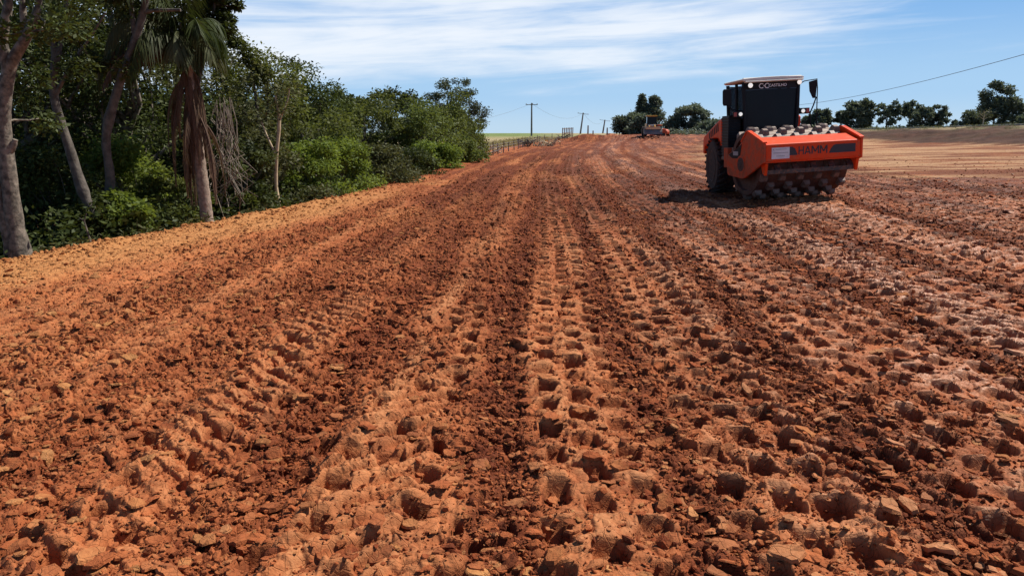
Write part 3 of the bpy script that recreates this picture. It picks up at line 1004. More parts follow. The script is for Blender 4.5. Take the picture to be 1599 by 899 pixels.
# faint name and small dark plate on the side
MB().prism([(-.05, 1.26), (.10, 1.19), (.60, 1.01), (.42, .93), (.10, .93), (.02, 1.0)], -1.176, -1.171, 'x').build('dark_panel', M_black, sp if False else root, MF)
MB().prism([(.12, 1.0), (.12, 1.09), (.36, 1.09), (.36, 1.0)], -1.181, -1.177, 'x').build('number_plate', M_grey, root, MF)

# centre joint and belly
MB().box(-.42, .42, -.35, .55, .48, 1.0).box(-.2, .2, -.6, -.3, .6, .9).build('center_joint', M_black, root, MR, bevel=.02)
MB().box(-.60, .60, .5, 2.6, .40, 1.05).build('belly', M_black, root, MR, bevel=.02)
MB().tube([(-.7, -.42, .55), (-.78, -.45, .35), (-.66, -.42, .28)], .05, 8).build('tow_hook', M_orange_d, root, MR, smooth=True)
# hoses between drum frame and cab
hs_ = MB()
for i, xx in enumerate((-.62, -.52, -.4)):
    hs_.tube([(xx, -.5, 1.15 + .05 * i), (xx - .05, -.42, 1.55), (xx + .02, -.25, 1.5), (xx + .06, -.15, 1.2)], .028, 8)
hs_.build('hose', M_black, root, MR, smooth=True)

# engine hood with slots
hood_side = [(.60, 1.30), (.60, 1.86), (.72, 1.90), (2.35, 1.46), (2.46, 1.38), (2.50, 1.0), (2.36, .98), (2.28, 1.20), (1.30, 1.42), (.9, 1.42)]
hood = MB().prism(hood_side, -1.0, -.90, 'x').prism(hood_side, .90, 1.0, 'x')
hood.prism([(.75, 1.25), (.70, 1.86), (.76, 1.88), (2.33, 1.45), (2.43, 1.37), (2.45, 1.0)], -.90, .90, 'x')
hood_o = hood.build('engine_hood', M_orange, root, MR, bevel=.02)
for sx in (-1, 1):
    for i in range(6):
        y0 = .86 + i * .17; zt = 1.80 - i * .046
        MB().prism([(y0, zt - .20 + i * .01), (y0 + .04, zt), (y0 + .13, zt - .03), (y0 + .09, zt - .23 + i * .01)], sx * 1.001, sx * 1.006, 'x').build('vent_slot', M_black, hood_o, MR)

# tyres
for sx in (-1, 1):
    x0, x1 = sx * .50, sx * 1.02
    tp = [(x0, .38), (x0, .60), (x0 + sx * .05, .67), (x0 + sx * .13, .69), (x1 - sx * .13, .69), (x1 - sx * .05, .67), (x1, .60), (x1 - sx * .01, .38)]
    whl = MB().lathe(tp, 48, 'x', (0, 1.50, .69)).build('wheel', M_tyre, root, MR, smooth=True)
    lug = MB()
    for k in range(24):
        for h_ in (-1, 1):
            a = 2 * math.pi * (k + (.5 if h_ > 0 else 0)) / 24
            xm = (x0 + x1) / 2
            M1 = Matrix.Translation((xm, 1.50, .69)) @ Matrix.Rotation(a, 4, 'X') @ Matrix.Translation((h_ * .13, 0, .69)) @ Matrix.Rotation(h_ * sx * .55, 4, 'Z')
            lug.box(-.15, .15, -.028, .028, -.02, .035, M1)
    lug.build('tread', M_tyre, whl, MR)
    MB().lathe([(x1 - sx * .16, .1), (x1 - sx * .16, .30), (x1 - sx * .03, .38), (x1 - sx * .005, .405), (x1 + sx * .002, .40), (x1 - sx * .02, .37), (x1 - sx * .10, .29), (x1 - sx * .12, .16), (x1 - sx * .05, .15), (x1 - sx * .045, .05)], 40, 'x', (0, 1.50, .69)).build('rim', M_rim, whl, MR, smooth=True)

# cab
cab = MB()
cab.box(-.64, .64, -.10, 1.30, .98, 1.16)          # floor tray
for sx in (-1, 1):
    cab.tube([(sx * .60, -.08, 1.1), (sx * .635, -.14, 1.9), (sx * .665, -.10, 2.72)], .042, 8)
    cab.tube([(sx * .62, .52, 1.1), (sx * .65, .52, 2.72)], .04, 8)
    cab.tube([(sx * .62, 1.26, 1.1), (sx * .665, 1.24, 2.72)], .045, 8)
    cab.prism([(.52, 1.1), (1.28, 1.1), (1.26, 1.75), (.52, 1.62)], sx * .60, sx * .64, 'x')
cab_o = cab.build('cab', M_black, root, MR, smooth=True)
# curved header with the company name
def arcpanel(name, z0, z1, hw0, hw1, y0, bulge, th, mat, parent, seg=12):
    mb = MB(); vs = []
    for k in range(seg + 1):
        t = -1 + 2 * k / seg
        for zz, hw in ((z0, hw0), (z1, hw1)):
            yy = y0 - bulge * (1 - t * t)
            vs.append((t * hw, yy, zz)); vs.append((t * hw, yy + th, zz))
    fs = []
    for k in range(seg):
        a = k * 4; b = a + 4
        fs += [(a, b, b + 2, a + 2), (a + 1, a + 3, b + 3, b + 1), (a + 2, b + 2, b + 3, a + 3), (a, a + 1, b + 1, b)]
    fs += [(0, 2, 3, 1), (seg * 4, seg * 4 + 1, seg * 4 + 3, seg * 4 + 2)]
    return mb.add(vs, fs).build(name, mat, parent, MR, smooth=True)
arcpanel('windshield', 1.10, 2.535, .60, .655, -.10, .07, .012, M_glass, cab_o)
hd = arcpanel('header', 2.54, 2.73, .665, .68, -.115, .07, .05, M_black, cab_o)
for sx in (-1, 1):
    MB().prism([(-.04, 1.2), (-.06, 2.66), (.49, 2.66), (.49, 1.2)], sx * .640, sx * .650, 'x').build('side_window', M_glass2, cab_o, MR)
    MB().prism([(.55, 1.70), (.55, 2.66), (1.2, 2.66), (1.2, 1.78)], sx * .645, sx * .655, 'x').build('side_window', M_glass2, cab_o, MR)
MB().prism([(-.60, 1.3), (-.62, 2.66), (.62, 2.66), (.60, 1.3)], 1.24, 1.25, 'y').build('rear_window', M_glass2, cab_o, MR)
# seat and steering column seen through the glass
MB().box(-.24, .24, .55, .95, 1.16, 1.55).box(-.22, .22, .90, 1.02, 1.5, 2.2).build('seat', M_black, cab_o, MR, bevel=.04)
MB().tube([(0, .15, 1.16), (0, .28, 1.75)], .04, 8).lathe([(0.0, .19), (.03, .19)], 20, 'z', (0, .28, 1.76)).build('steering_wheel', M_black, cab_o, MR)
rf = MB()
rf.prism([(-.70, 2.735), (-.76, 2.77), (-.72, 2.805), (-.2, 2.825), (.2, 2.825), (.72, 2.805), (.76, 2.77), (.70, 2.735)], -.24, 1.34, 'y')
roof_o = rf.build('roof', M_roof, cab_o, MR, bevel=.03)
vs_ = MB()
vs_.prism([(-.235, 2.705), (-.27, 2.71), (-.27, 2.735), (-.10, 2.825), (.0, 2.825), (.0, 2.705)], -.66, .72, 'x')
for i in range(4):
    vs_.box(-.31 + i * .15, -.20 + i * .15, -.276, -.262, 2.712, 2.733)
vs_.build('roof_lip', M_roof, roof_o, MR, bevel=.006)
text('lettering', 'C·C', .165, Matrix.Translation((-.20, -.196, 2.61)), M_white, hd, .002, .85)
text('lettering', 'CASTILHO', .088, Matrix.Translation((.13, -.194, 2.615)), M_white, hd, .002, 1.0, 1.05)


def lamp(x, y, z, r=.07, name='work_light'):
    h = MB().lathe([(y + .10, r * .6), (y + .03, r * 1.1), (y, r * 1.12), (y - .004, r * 1.02)], 20, 'y', (x, 0, z)).build(name, M_black, cab_o, MR, smooth=True)
    MB().lathe([(y - .004, r), (y - .016, r * .8), (y - .02, .01)], 20, 'y', (x, 0, z)).build('lens', M_lens, h, MR, smooth=True)
    return h


lamp(-.53, -.22, 2.64, .058)
lamp(.66, -.17, 2.66, .055)
for sx, zz in ((-1, 1.98), (1, 1.98)):
    h = MB().tube([(sx * .62, -.08, zz), (sx * .74, -.12, zz)], .02, 8).box(sx * .80 - .12, sx * .80 + .12, -.17, -.09, zz - .07, zz + .07).build('indicator', M_black, cab_o, MR, bevel=.012)
    xi = sx * .765 if sx > 0 else -.745
    MB().lathe([(-.171, .046), (-.185, .040), (-.19, .01)], 18, 'y', (xi, 0, zz)).build('lens', M_lens, h, MR, smooth=True)
    xo = sx * .875
    MB().box(xo - .038, xo + .038, -.180, -.171, zz - .05, zz + .05).build('side_marker', M_redlens, h, MR, bevel=.006)
# mirrors
m1 = MB().prism([(-1.13, 2.20), (-1.15, 2.26), (-1.15, 2.55), (-1.12, 2.59), (-.95, 2.58), (-.94, 2.22), (-.97, 2.19)], -.10, -.03, 'y').build('mirror', M_black, cab_o, MR, bevel=.015)
MB().tube([(-.66, -.08, 2.60), (-1.0, -.06, 2.63), (-1.04, -.02, 2.56), (-1.04, -.02, 2.24), (-.92, -.04, 2.10), (-.66, 0, 2.05)], .014, 6).build('mirror_arm', M_black, m1, MR)
m2 = MB().prism([(.93, 2.66), (.95, 2.44), (1.03, 2.27), (1.09, 2.27), (1.12, 2.68), (1.10, 2.70)], -.10, -.03, 'y').build('mirror', M_black, cab_o, MR, bevel=.012)
MB().tube([(.68, -.14, 2.62), (.80, -.10, 2.68), (1.12, -.065, 2.715), (1.135, -.065, 2.5), (1.13, -.065, 1.5), (1.05, .1, 1.1)], .013, 6).build('mirror_arm', M_black, m2, MR)
MB().tube([(1.12, -.05, 2.3), (1.06, -.03, 2.1), (1.00, -.02, 1.95), (.94, 0, 1.75), (.80, .0, 1.65), (.76, .02, 1.5)], .016, 6).build('cable', M_black, m2, MR)
# ribbed black tank, steps and grab rails beside the cab
tk = MB().box(-.98, -.68, .02, .62, .96, 1.96)
for i in range(14):
    z0 = 1.0 + i * .068
    tk.box(-.995, -.70, .0, .64, z0, z0 + .034)
tk.build('ribbed_tank', M_black, root, MR, bevel=.008)
MB().box(-.98, -.66, -.06, .68, .88, .955).box(.66, .98, -.06, .68, .88, .955).build('step', M_steel, root, MR, bevel=.01)
for sx in (-1, 1):
    MB().tube([(sx * .98, .0, .95), (sx * 1.0, -.04, 1.4), (sx * .98, -.04, 1.95), (sx * .70, -.06, 2.05)], .017, 8).build('grab_rail', M_black, root, MR, smooth=True)
MB().lathe([(1.75, .06), (2.35, .055)], 12, 'z', (.55, 1.75, 0)).build('exhaust', M_steel, root, MR, smooth=True)


# ------------------------------------------------------------------ wheel loader and the orange machine at the crest
def wheel_part(parent, x, y, r, wd, M, name='wheel'):
    s_ = 1 if x > 0 else -1
    wv = MB().lathe([(x - wd / 2, r * .55), (x - wd / 2, r * .9), (x - wd * .35, r), (x + wd * .35, r), (x + wd / 2, r * .9), (x + wd / 2, r * .55)], 24, 'x', (0, y, r)).build(name, M_tyre, parent, M, smooth=True)
    MB().lathe([(x + s_ * wd * .2, .05), (x + s_ * wd * .3, r * .5), (x + s_ * wd * .52, r * .57), (x + s_ * wd * .4, r * .3), (x + s_ * wd * .4, .04)], 20, 'x', (0, y, r)).build('rim', M_rim, wv, M)
    return wv


lx, ly = pix(1017, 221, 95)[0], 95.0
ld_ = empty('wheel_loader', (lx, ly, gz(lx, ly) - .03), (0, 0, math.radians(-4)))
tag(ld_, 'distant wheel loader facing the camera with wide grey bucket and yellow cab roof', 'wheel loader')
I4 = Matrix.Diagonal((.80, .80, .80, 1))
bk_ = MB()
bp = [(-2.15, .28), (-2.2, .62), (-1.95, 1.05), (-1.6, 1.22), (-1.45, 1.2), (-1.55, .75), (-1.6, .4), (-1.9, .22)]
bk_.prism([(-2.30, .25), (-2.22, .62), (-1.98, .98), (-1.72, 1.12), (-1.66, 1.05), (-1.80, .62), (-1.9, .33)], -1.3, 1.3, 'x')
for sx in (-1, 1): bk_.prism([(-2.32, .24), (-2.24, .66), (-1.7, 1.16), (-1.45, .95), (-1.5, .4)], sx * 1.30, sx * 1.34, 'x')
bko = bk_.build('bucket', M_bucket, ld_, I4)
MB().box(-1.28, 1.28, -1.95, -1.5, 1.05, 1.13).add([(-1.2, -2.1, 1.0), (1.2, -2.1, 1.0), (.9, -1.7, 1.38), (-.8, -1.7, 1.42), (-1.1, -1.4, 1.1), (1.1, -1.4, 1.1)], [(0, 1, 2, 3), (3, 2, 5, 4), (0, 3, 4), (1, 5, 2)]).build('dirt_load', simple('dark_soil', (.16, .06, .035), .95), bko, I4)
for sx in (-1, 1):
    MB().prism([(-1.5, .7), (-1.5, .95), (-.6, 1.55), (.2, 1.7), (.2, 1.45), (-.6, 1.3)], sx * .42 - .07, sx * .42 + .07, 'x').build('lift_arm', M_yellow, ld_, I4)
MB().box(-.55, .55, -.5, .6, .6, 1.35).box(-.75, .75, .6, 3.2, .7, 1.9).box(-.95, .95, 2.9, 3.5, .6, 1.5).build('body', M_yellow, ld_, I4, bevel=.05)
cb = MB()
for sx in (-1, 1):
    for yy in (.35, 1.75):
        cb.tube([(sx * .68, yy, 1.5), (sx * .66, yy, 2.95)], .06, 6)
cb.box(-.72, .72, .3, 1.8, 1.45, 1.85)
cbo = cb.build('cab', M_black, ld_, I4)
MB().box(-.63, .63, .30, .34, 1.86, 2.9).box(-.70, -.66, .4, 1.7, 1.86, 2.9).box(.66, .70, .4, 1.7, 1.86, 2.9).build('cab_glass', M_glass, cbo, I4)
MB().box(-.82, .82, .15, 1.95, 2.95, 3.10).build('roof', M_yellow, cbo, I4, bevel=.04)
MB().box(-.6, .6, .05, .3, 1.5, 1.75).build('white_hood', M_roof, ld_, I4, bevel=.02)
for sx in (-1, 1):
    for yy in (-.35, 2.5):
        wheel_part(ld_, sx * 1.0, yy, .72, .52, I4)

ox, oy = pix(1030, 219, 108)[0], 108.0
I5 = Matrix.Diagonal((.66, .66, .66, 1))
tr_o = empty('tractor', (ox, oy, gz(ox, oy) - .03), (0, 0, math.radians(38)))
tag(tr_o, 'small orange machine with dark cab standing just behind the wheel loader', 'tractor')
MB().box(-.5, .5, -2.2, .2, .85, 1.55).prism([(-2.3, .8), (-2.3, 1.3), (-1.9, 1.75), (-.1, 1.95), (-.1, .8)], -.42, .42, 'x').build('hood', M_orange_d, tr_o, I5, bevel=.06)
MB().box(-.7, .7, .2, 1.5, .9, 1.5).build('body', M_orange_d, tr_o, I5, bevel=.05)
for sx in (-1, 1):
    MB().lathe([(sx * .62, .95), (sx * .64, .98), (sx * 1.1, .98), (sx * 1.12, .95)], 28, 'x', (0, .9, .85)).build('fender', M_orange_d, tr_o, I5, smooth=True)
cb2 = MB().box(-.6, .6, .1, 1.5, 1.5, 2.55).build('cab', M_black, tr_o, I5, bevel=.05)
MB().box(-.52, .52, .085, .097, 1.7, 2.45).build('windshield', M_glass, cb2, I5)
MB().box(-.68, .68, -.05, 1.6, 2.56, 2.70).build('roof', M_orange_d, cb2, I5, bevel=.03)
for sx in (-1, 1):
    wheel_part(tr_o, sx * .88, .9, .82, .42, I5)
    wheel_part(tr_o, sx * .72, -1.6, .5, .3, I5)


# ------------------------------------------------------------------ vegetation builders
def leaf_cloud(centers, spread, n_each, size, rng, flat=.75, up=.35, lenr=1.9, clump_tone=None):
    """diamond leaves, gathered around centres; returns V, F, rnd"""
    centers = np.asarray(centers, np.float32); k = len(centers)
    spread = np.broadcast_to(np.asarray(spread, np.float32), (k,))
    n_each = np.broadcast_to(np.asarray(n_each, int), (k,))
    ci = np.repeat(np.arange(k), n_each); n = len(ci)
    # sprays: leaves sit on short twigs inside the clump
    g = rng.standard_normal((n, 3)).astype(np.float32)
    g /= np.linalg.norm(g, axis=1, keepdims=True) + 1e-6
    rad = rng.random((n, 1)) ** .45
    P = centers[ci] + g * rad * spread[ci][:, None] * np.array([1, 1, flat])
    P += rng.standard_normal((n, 3)) * (spread[ci][:, None] * .12)
    d = rng.standard_normal((n, 3)); d[:, 2] = d[:, 2] * .5 - .25
    d += g * .7
    d /= np.linalg.norm(d, axis=1, keepdims=True) + 1e-6
    nrm = rng.standard_normal((n, 3)) * .7; nrm[:, 2] += up + .5
    sdir = np.cross(d, nrm); sdir /= np.linalg.norm(sdir, axis=1, keepdims=True) + 1e-6
    L = size * (.6 + .8 * rng.random((n, 1)))
    W = L / lenr
    V = np.stack([P, P + d * L * .5 + sdir * W * .5, P + d * L, P + d * L * .45 - sdir * W * .5], 1).reshape(-1, 3)
    F = np.arange(n * 4).reshape(n, 4)
    tone = rng.random(k) * .5 if clump_tone is None else clump_tone
    r = np.clip(tone[ci] + .55 * rng.random(n), 0, 1)
    return V, F, np.repeat(r, 4)


def bend_line(p0, p1, rng, n=5, amt=.08):
    p0, p1 = Vector(p0), Vector(p1)
    L = (p1 - p0).length
    pts = []
    off = Vector((0, 0, 0))
    for i in range(n + 1):
        t = i / n
        if 0 < i < n:
            off = off * .6 + Vector(rng.normal(0, amt * L * .5, 3))
        else:
            off = Vector((0, 0, 0)) if i == 0 else off * .4
        pts.append(p0.lerp(p1, t) + off)
    return pts


def make_tree(name, x, y, h, wd, leaf, bark, seed, kind='round', leaf_size=.13, leaves=9000, clumps=38, trunk_r=None, lean=(0, 0), bare=.25, label=None, cat='tree', group=None, sink=.15, z=None):
    rng = np.random.default_rng(seed)
    z0 = (gz(x, y) if z is None else z) - sink
    r = empty(name, (x, y, z0), (0, 0, rng.random() * 6.28 if kind not in ('custom',) else 0))
    tag(r, label, cat, group)
    h = h * {'bush': 1.0, 'conifer': 1.0, 'round': 1.2}.get(kind, 1.08) + sink
    tr = trunk_r or .022 * h + .03
    cs = []
    top = Vector((lean[0] * h, lean[1] * h, h * (.80 if kind != 'conifer' else .97)))
    tp = bend_line((0, 0, 0), top, rng, 7, .045)
    mb = MB()
    mb.tube(tp, [tr * (1 - .82 * i / 7) * (1.25 if i == 0 else 1) for i in range(8)], 9)
    def on(t):
        q = t * 7; i = min(6, int(q)); return tp[i].lerp(tp[i + 1], q - i)
    if kind in ('round', 'airy'):
        for i in range(clumps):
            u = rng.standard_normal(3); u /= np.linalg.norm(u)
            q = rng.random() ** .38
            cz = bare * h + (1 - bare) * h * .5
            cs.append((u[0] * q * wd * .5 + lean[0] * h * .7, u[1] * q * wd * .5 + lean[1] * h * .7, cz + u[2] * q * (1 - bare) * h * .46))
        sp = [wd * (.10 + .09 * rng.random()) * (1 if kind == 'round' else .55) for _ in cs]
    elif kind == 'bush':
        for i in range(clumps):
            a = rng.random() * 6.28; q = rng.random() ** .5
            zz = rng.random() ** .8
            rr = wd * .5 * math.sqrt(max(0.05, 1 - (zz * .93) ** 2.4)) * (.75 + .35 * rng.random())
            cs.append((math.cos(a) * q * rr, math.sin(a) * q * rr, h * (.08 + .86 * zz)))
        sp = [wd * (.11 + .08 * rng.random()) for _ in cs]
    elif kind == 'umbrella':
        for i in range(clumps):
            a = rng.random() * 6.28; q = rng.random() ** .5
            cs.append((math.cos(a) * q * wd * .5, math.sin(a) * q * wd * .5, h * (.72 + .24 * (1 - q * q) + .05 * rng.standard_normal())))
        sp = [wd * (.09 + .05 * rng.random()) for _ in cs]
    elif kind == 'conifer':
        for i in range(clumps):
            t = bare + (1 - bare) * rng.random() ** .8
            t = bare + round((t - bare) * 9) / 9 * .9 + rng.normal(0, .012) + .05
            a = rng.random() * 6.28; q = .35 + .65 * rng.random()
            rr = wd * .5 * (1.06 - t) ** .85 * 1.15 * q
            cs.append((math.cos(a) * rr, math.sin(a) * rr, h * t * .98 + .02 * h * q))
        sp = [wd * (.10 + .05 * rng.random()) for _ in cs]
    elif kind == 'layered':
        for i in range(clumps):
            a = rng.random() * 6.28; t = rng.random()
            lay = int(t * 4) / 4 + .12
            rr = wd * .5 * (.5 + .5 * math.sin(math.pi * min(1, lay + .15))) * rng.random() ** .5
            cs.append((math.cos(a) * rr, math.sin(a) * rr, h * (bare + (1 - bare) * lay * .95) + rng.normal(0, .02) * h))
        sp = [wd * (.10 + .06 * rng.random()) for _ in cs]
    # limbs reach to a good share of the clumps
    order = rng.permutation(len(cs))[:max(6, int(len(cs) * .55))]
    for i in order:
        c = Vector(cs[i])
        t = min(.97, max(.16, (c.z / h) * .62 + .06 * rng.standard_normal()))
        p = on(t)
        if (c - p).length < .25: continue
        pts = bend_line(p, c, rng, 4, .10)
        r0 = tr * (1 - .8 * t) * (.28 + .25 * rng.random())
        mb.tube(pts, [r0 * (1 - .8 * k / 4) + .004 for k in range(5)], 5, False)
    mb.build('trunk', bark, r, smooth=True, auto=80)
    n_each = max(6, leaves // len(cs))
    V, F, rn = leaf_cloud(cs, sp, n_each, leaf_size, rng, .62 if kind != 'umbrella' else .45)
    mesh_np('crown', V, F, leaf, r, attrs={'rnd': rn})
    return r


def tree_at(name, px, top_py, Y, wd, *a, **k):
    p = pix(px, top_py, Y)
    x = float(p.x)
    z0 = gz(x, Y)
    return make_tree(name, x, Y, max(.6, p.z - z0), wd, *a, **k)


# --- forest left of the fill, far ones first.  (px, top, Y, width, leaf, kind, leaf size, leaves, clumps, bare, label)
FG = 'trees of the forest left of the fill'
forest = [
    ('broadleaf_tree', -60, -150, 19, 6.5, L_dark, 'round', .13, 14000, 50, .12, 'dark tree at the far left edge of the picture behind the grey forked trunk'),
    ('broadleaf_tree', 60, -130, 23, 6.0, L_dark, 'airy', .12, 11000, 60, .15, 'tall tree with sky showing through it, right behind the grey forked trunk'),
    ('broadleaf_tree', 150, -60, 20, 4.6, L_dark, 'round', .12, 15000, 46, .10, 'dense dark tree filling the gap between the two leaning dark trunks'),
    ('broadleaf_tree', 235, -60, 25, 5.0, L_dark, 'airy', .13, 11000, 50, .12, 'dark loose crowned tree behind the left side of the palm'),
    ('broadleaf_tree', 338, 88, 24, 4.6, L_olive, 'round', .11, 13000, 44, .12, 'olive green tree with rounded top just right of the palm'),
    ('broadleaf_tree', 418, 96, 25, 4.0, L_mid, 'round', .11, 15000, 46, .08, 'tall leafy tree carrying a thin sprig above its top, right of the palm'),
    ('broadleaf_tree', 468, 124, 30, 3.8, L_dark, 'round', .12, 12000, 40, .10, 'dark tree sloping down to the right of the tallest leafy tree'),
    ('feathery_palm', 527, 158, 42, 3.4, L_dark, 'umbrella', .20, 5000, 26, .3, 'dark round tufted crown rising alone above the forest roof'),
    ('broadleaf_tree', 500, 172, 35, 4.0, L_mid, 'round', .13, 10000, 36, .10, 'mid green tree below and left of the dark tufted crown'),
    ('broadleaf_tree', 568, 155, 40, 4.2, L_mid, 'round', .14, 10000, 36, .10, 'green tree immediately right of the dark tufted crown'),
    ('flat_topped_tree', 609, 149, 50, 4.6, L_dark, 'umbrella', .20, 5000, 28, .3, 'flat dark topped tree standing above the middle of the forest roof'),
    ('broadleaf_tree', 612, 172, 43, 4.4, L_grey, 'round', .14, 9500, 34, .10, 'grey green tree under the flat dark topped tree'),
    ('slim_tree', 650, 156, 46, 2.2, L_grey, 'airy', .14, 3600, 22, .35, 'thin airy treetop between the flat topped tree and the tall grey tree'),
    ('broadleaf_tree', 655, 166, 42, 4.4, L_mid, 'round', .14, 10000, 36, .08, 'broad green tree in the middle right of the forest'),
    ('tall_grey_tree', 706, 127, 54, 5.0, L_grey, 'airy', .13, 15000, 100, .20, 'tallest grey feathery tree near the right end of the forest'),
    ('slim_tree', 738, 170, 55, 2.2, L_grey, 'airy', .13, 2600, 20, .30, 'small airy tree at the very right end of the forest roof'),
    ('broadleaf_tree', 700, 160, 48, 4.6, L_mid, 'round', .15, 10000, 36, .06, 'green tree directly below the tallest grey feathery tree'),
]
for i, (nm, px, tp_, Y, wd, lf, kd, ls, nl, nc, br, lab) in enumerate(forest):
    tree_at(nm, px, tp_, Y, wd, lf, M_barkd if i % 2 else M_bark, 100 + i, kd, ls, nl, nc, bare=br, label=lab, group=FG)

# the long sprig above the leafy tree
bushes = [
    (205, 212, 17.6, 2.6, L_bright, .10, 9000, 34, 'bright green bushy shrub between the leaning trunk and the palm'),
    (262, 262, 17.3, 1.7, L_mid, .10, 5200, 24, 'mid green shrub touching the left side of the hanging dead fronds'),
    (188, 300, 15.3, 1.5, L_bright, .095, 5200, 22, 'low bright yellow green bush close to the edge left of the palm'),
    (120, 300, 14.8, 1.6, L_dark, .10, 4600, 22, 'low dark bush near the dead forked stick at the edge'),
    (75, 225, 15.5, 2.4, L_dark, .10, 8000, 32, 'dark leafy shrub right of the grey forked trunk'),
    (-5, 240, 16.0, 2.4, L_dark, .10, 7000, 28, 'dark shrub behind the base of the grey forked trunk'),
    (372, 215, 19.5, 2.2, L_dark, .10, 8000, 30, 'dark shrub hung with dry vines right of the palm trunk'),
    (390, 305, 19.0, 1.2, L_mid, .09, 3600, 18, 'small green bush at the edge right of the palm'),
    (425, 195, 21.5, 2.8, L_olive, .10, 10000, 36, 'olive shrub with a pale thin trunk in front of the tallest leafy tree'),
    (478, 215, 23.3, 2.6, L_bright, .10, 9500, 34, 'bright green bush next to a dark crooked stem'),
    (530, 222, 25.3, 2.8, L_bright, .10, 9500, 34, 'large sunlit green bush in the middle of the forest edge'),
    (588, 226, 28.8, 2.8, L_olive, .11, 8500, 32, 'grey olive bush right of the large sunlit bush'),
    (640, 232, 33.5, 2.8, L_dark, .12, 7500, 30, 'dark bush where the fill edge passes the forest'),
    (676, 226, 38.5, 3.0, L_bright, .13, 7500, 30, 'sunlit bush below the middle right of the forest roof'),
    (712, 215, 45, 3.2, L_mid, .14, 7000, 28, 'rounded green bush near the end of the forest'),
    (738, 212, 52, 2.8, L_olive, .14, 5200, 24, 'last bush of the forest beside the dry field'),
]
for i, (px, tp_, Y, wd, lf, ls, nl, nc, lab) in enumerate(bushes):
    tree_at('shrub', px, tp_, Y, wd, lf, M_barkd, 300 + i, 'bush', ls, nl, nc, trunk_r=.035, label=lab, cat='shrub', group='shrubs along the forest edge')


# undergrowth: leaves of every kind on the slope and deep inside
def undergrowth():
    rng = np.random.default_rng(77)
    n = 2600
    y = 6 + 48 * rng.random(n) ** 1.25
    dd = .55 + 9.0 * rng.random(n) ** 1.1
    x = edge_x(y) - dd
    zb = macro(x, y)[0]
    z = zb + .1 + rng.random(n) * np.clip(dd * .55, .25, 2.8)
    V, F, r = leaf_cloud(np.stack([x, y, z], -1), .38 + .25 * rng.random(n), 44, .12, rng, .8)
    tag(mesh_np('undergrowth', V, F, L_dark, attrs={'rnd': r}), 'dark tangled undergrowth covering the ground under the forest', 'undergrowth', kind='stuff')
    # far dark mass of wood behind
    n = 1500
    y = 12 + 60 * rng.random(n)
    dd = 9 + 9 * rng.random(n)
    x = edge_x(y) - dd - .25 * (y * .2)
    zb = macro(x, y)[0]
    hmax = np.interp(y, [12, 20, 30, 40, 60, 72], [5.5, 5.2, 4.4, 4.2, 4.4, 3.5])
    z = zb + hmax * rng.random(n)
    V, F, r = leaf_cloud(np.stack([x, y, z], -1), .75, 60, .26, rng, .8)
    tag(mesh_np('woodland', V, F, L_dark, attrs={'rnd': r}), 'dense dark wood filling the background behind the forest edge trees', 'woodland', kind='stuff')


undergrowth()


# --- single trunks drawn from the photograph, at their own depth
def line3(pts, Y, dy=None):
    return [pix(px, py, Y + (dy[i] if dy else 0)) for i, (px, py) in enumerate(pts)]


def trunk_tree(name, base_px, Y, limbs, clumps, leaf, bark, seed, label, leaf_size=.09, n_each=240, sp=.45, group=None, cat='tree'):
    rng = np.random.default_rng(seed)
    b = pix(*base_px, Y)
    zb = gz(b.x, Y)
    r = empty(name, (b.x, Y, zb - .1))
    tag(r, label, cat, group)
    o0 = Vector((b.x, Y, zb - .1))
    mb = MB()
    for pts, radii, dys in limbs:
        P = [p - o0 for p in line3(pts, Y, dys)]
        # smooth
        Q = []; R = []
        for i in range(len(P) - 1):
            for k in range(4):
                t = k / 4
                a = P[max(i - 1, 0)]; b_ = P[i]; c = P[i + 1]; d = P[min(i + 2, len(P) - 1)]
                Q.append(.5 * ((2 * b_) + (c - a) * t + (2 * a - 5 * b_ + 4 * c - d) * t * t + (3 * b_ - a - 3 * c + d) * t ** 3))
                R.append((radii[i] * (1 - t) + radii[i + 1] * t) * (1 + .07 * rng.standard_normal()))
        Q.append(P[-1]); R.append(radii[-1])
        mb.tube(Q, R, 12)
    # twigs
    ends = [(pix(px, py, Y + dy_) - o0) for px, py, dy_, *_ in clumps]
    for e in ends[::2]:
        st = min((Vector(v) for v in mb.v[::12]), key=lambda v: (v - e).length)
        if (st - e).length > .2:
            mb.tube(bend_line(st, e, rng, 4, .12), [.022, .018, .014, .010, .006], 5, False)
    tko = mb.build('trunk', bark, r, smooth=True, auto=80)
    cs = [tuple(e) for e in ends]
    V, F, rn = leaf_cloud(cs, [c[3] if len(c) > 3 else sp for c in clumps], n_each, leaf_size, rng, .7)
    mesh_np('crown', V, F, leaf, r, attrs={'rnd': rn})
    return r


rr_ = np.random.default_rng(5)
cl1 = [(rr_.uniform(-60, 130), rr_.uniform(-120, 70), rr_.uniform(-1.2, 1.5), .30) for _ in range(22)] + [(x, y, .8, .3) for x, y in ((-30, 120), (40, 150), (70, 190), (-20, 200), (55, 120))]
trunk_tree('forked_tree', (30, 400), 12.4, [
    ([(33, 402), (22, 340), (12, 260), (6, 190), (14, 110), (40, 60), (60, 10), (66, -60)], [.18, .13, .115, .105, .098, .078, .055, .03], None),
    ([(14, 110), (4, 60), (14, 0), (10, -60)], [.10, .075, .06, .03], None),
    ([(40, 60), (36, 20), (34, -50)], [.07, .05, .03], None),
    ([(12, 240), (19, 232), (24, 218)], [.07, .05, .04], None),
    ([(24, 395), (10, 350), (-4, 300), (-14, 250)], [.16, .11, .09, .06], None)],
    cl1, L_dark, M_bark, 1, 'pale grey trunk forking near the top, nearest tree at the left picture edge', group=None)
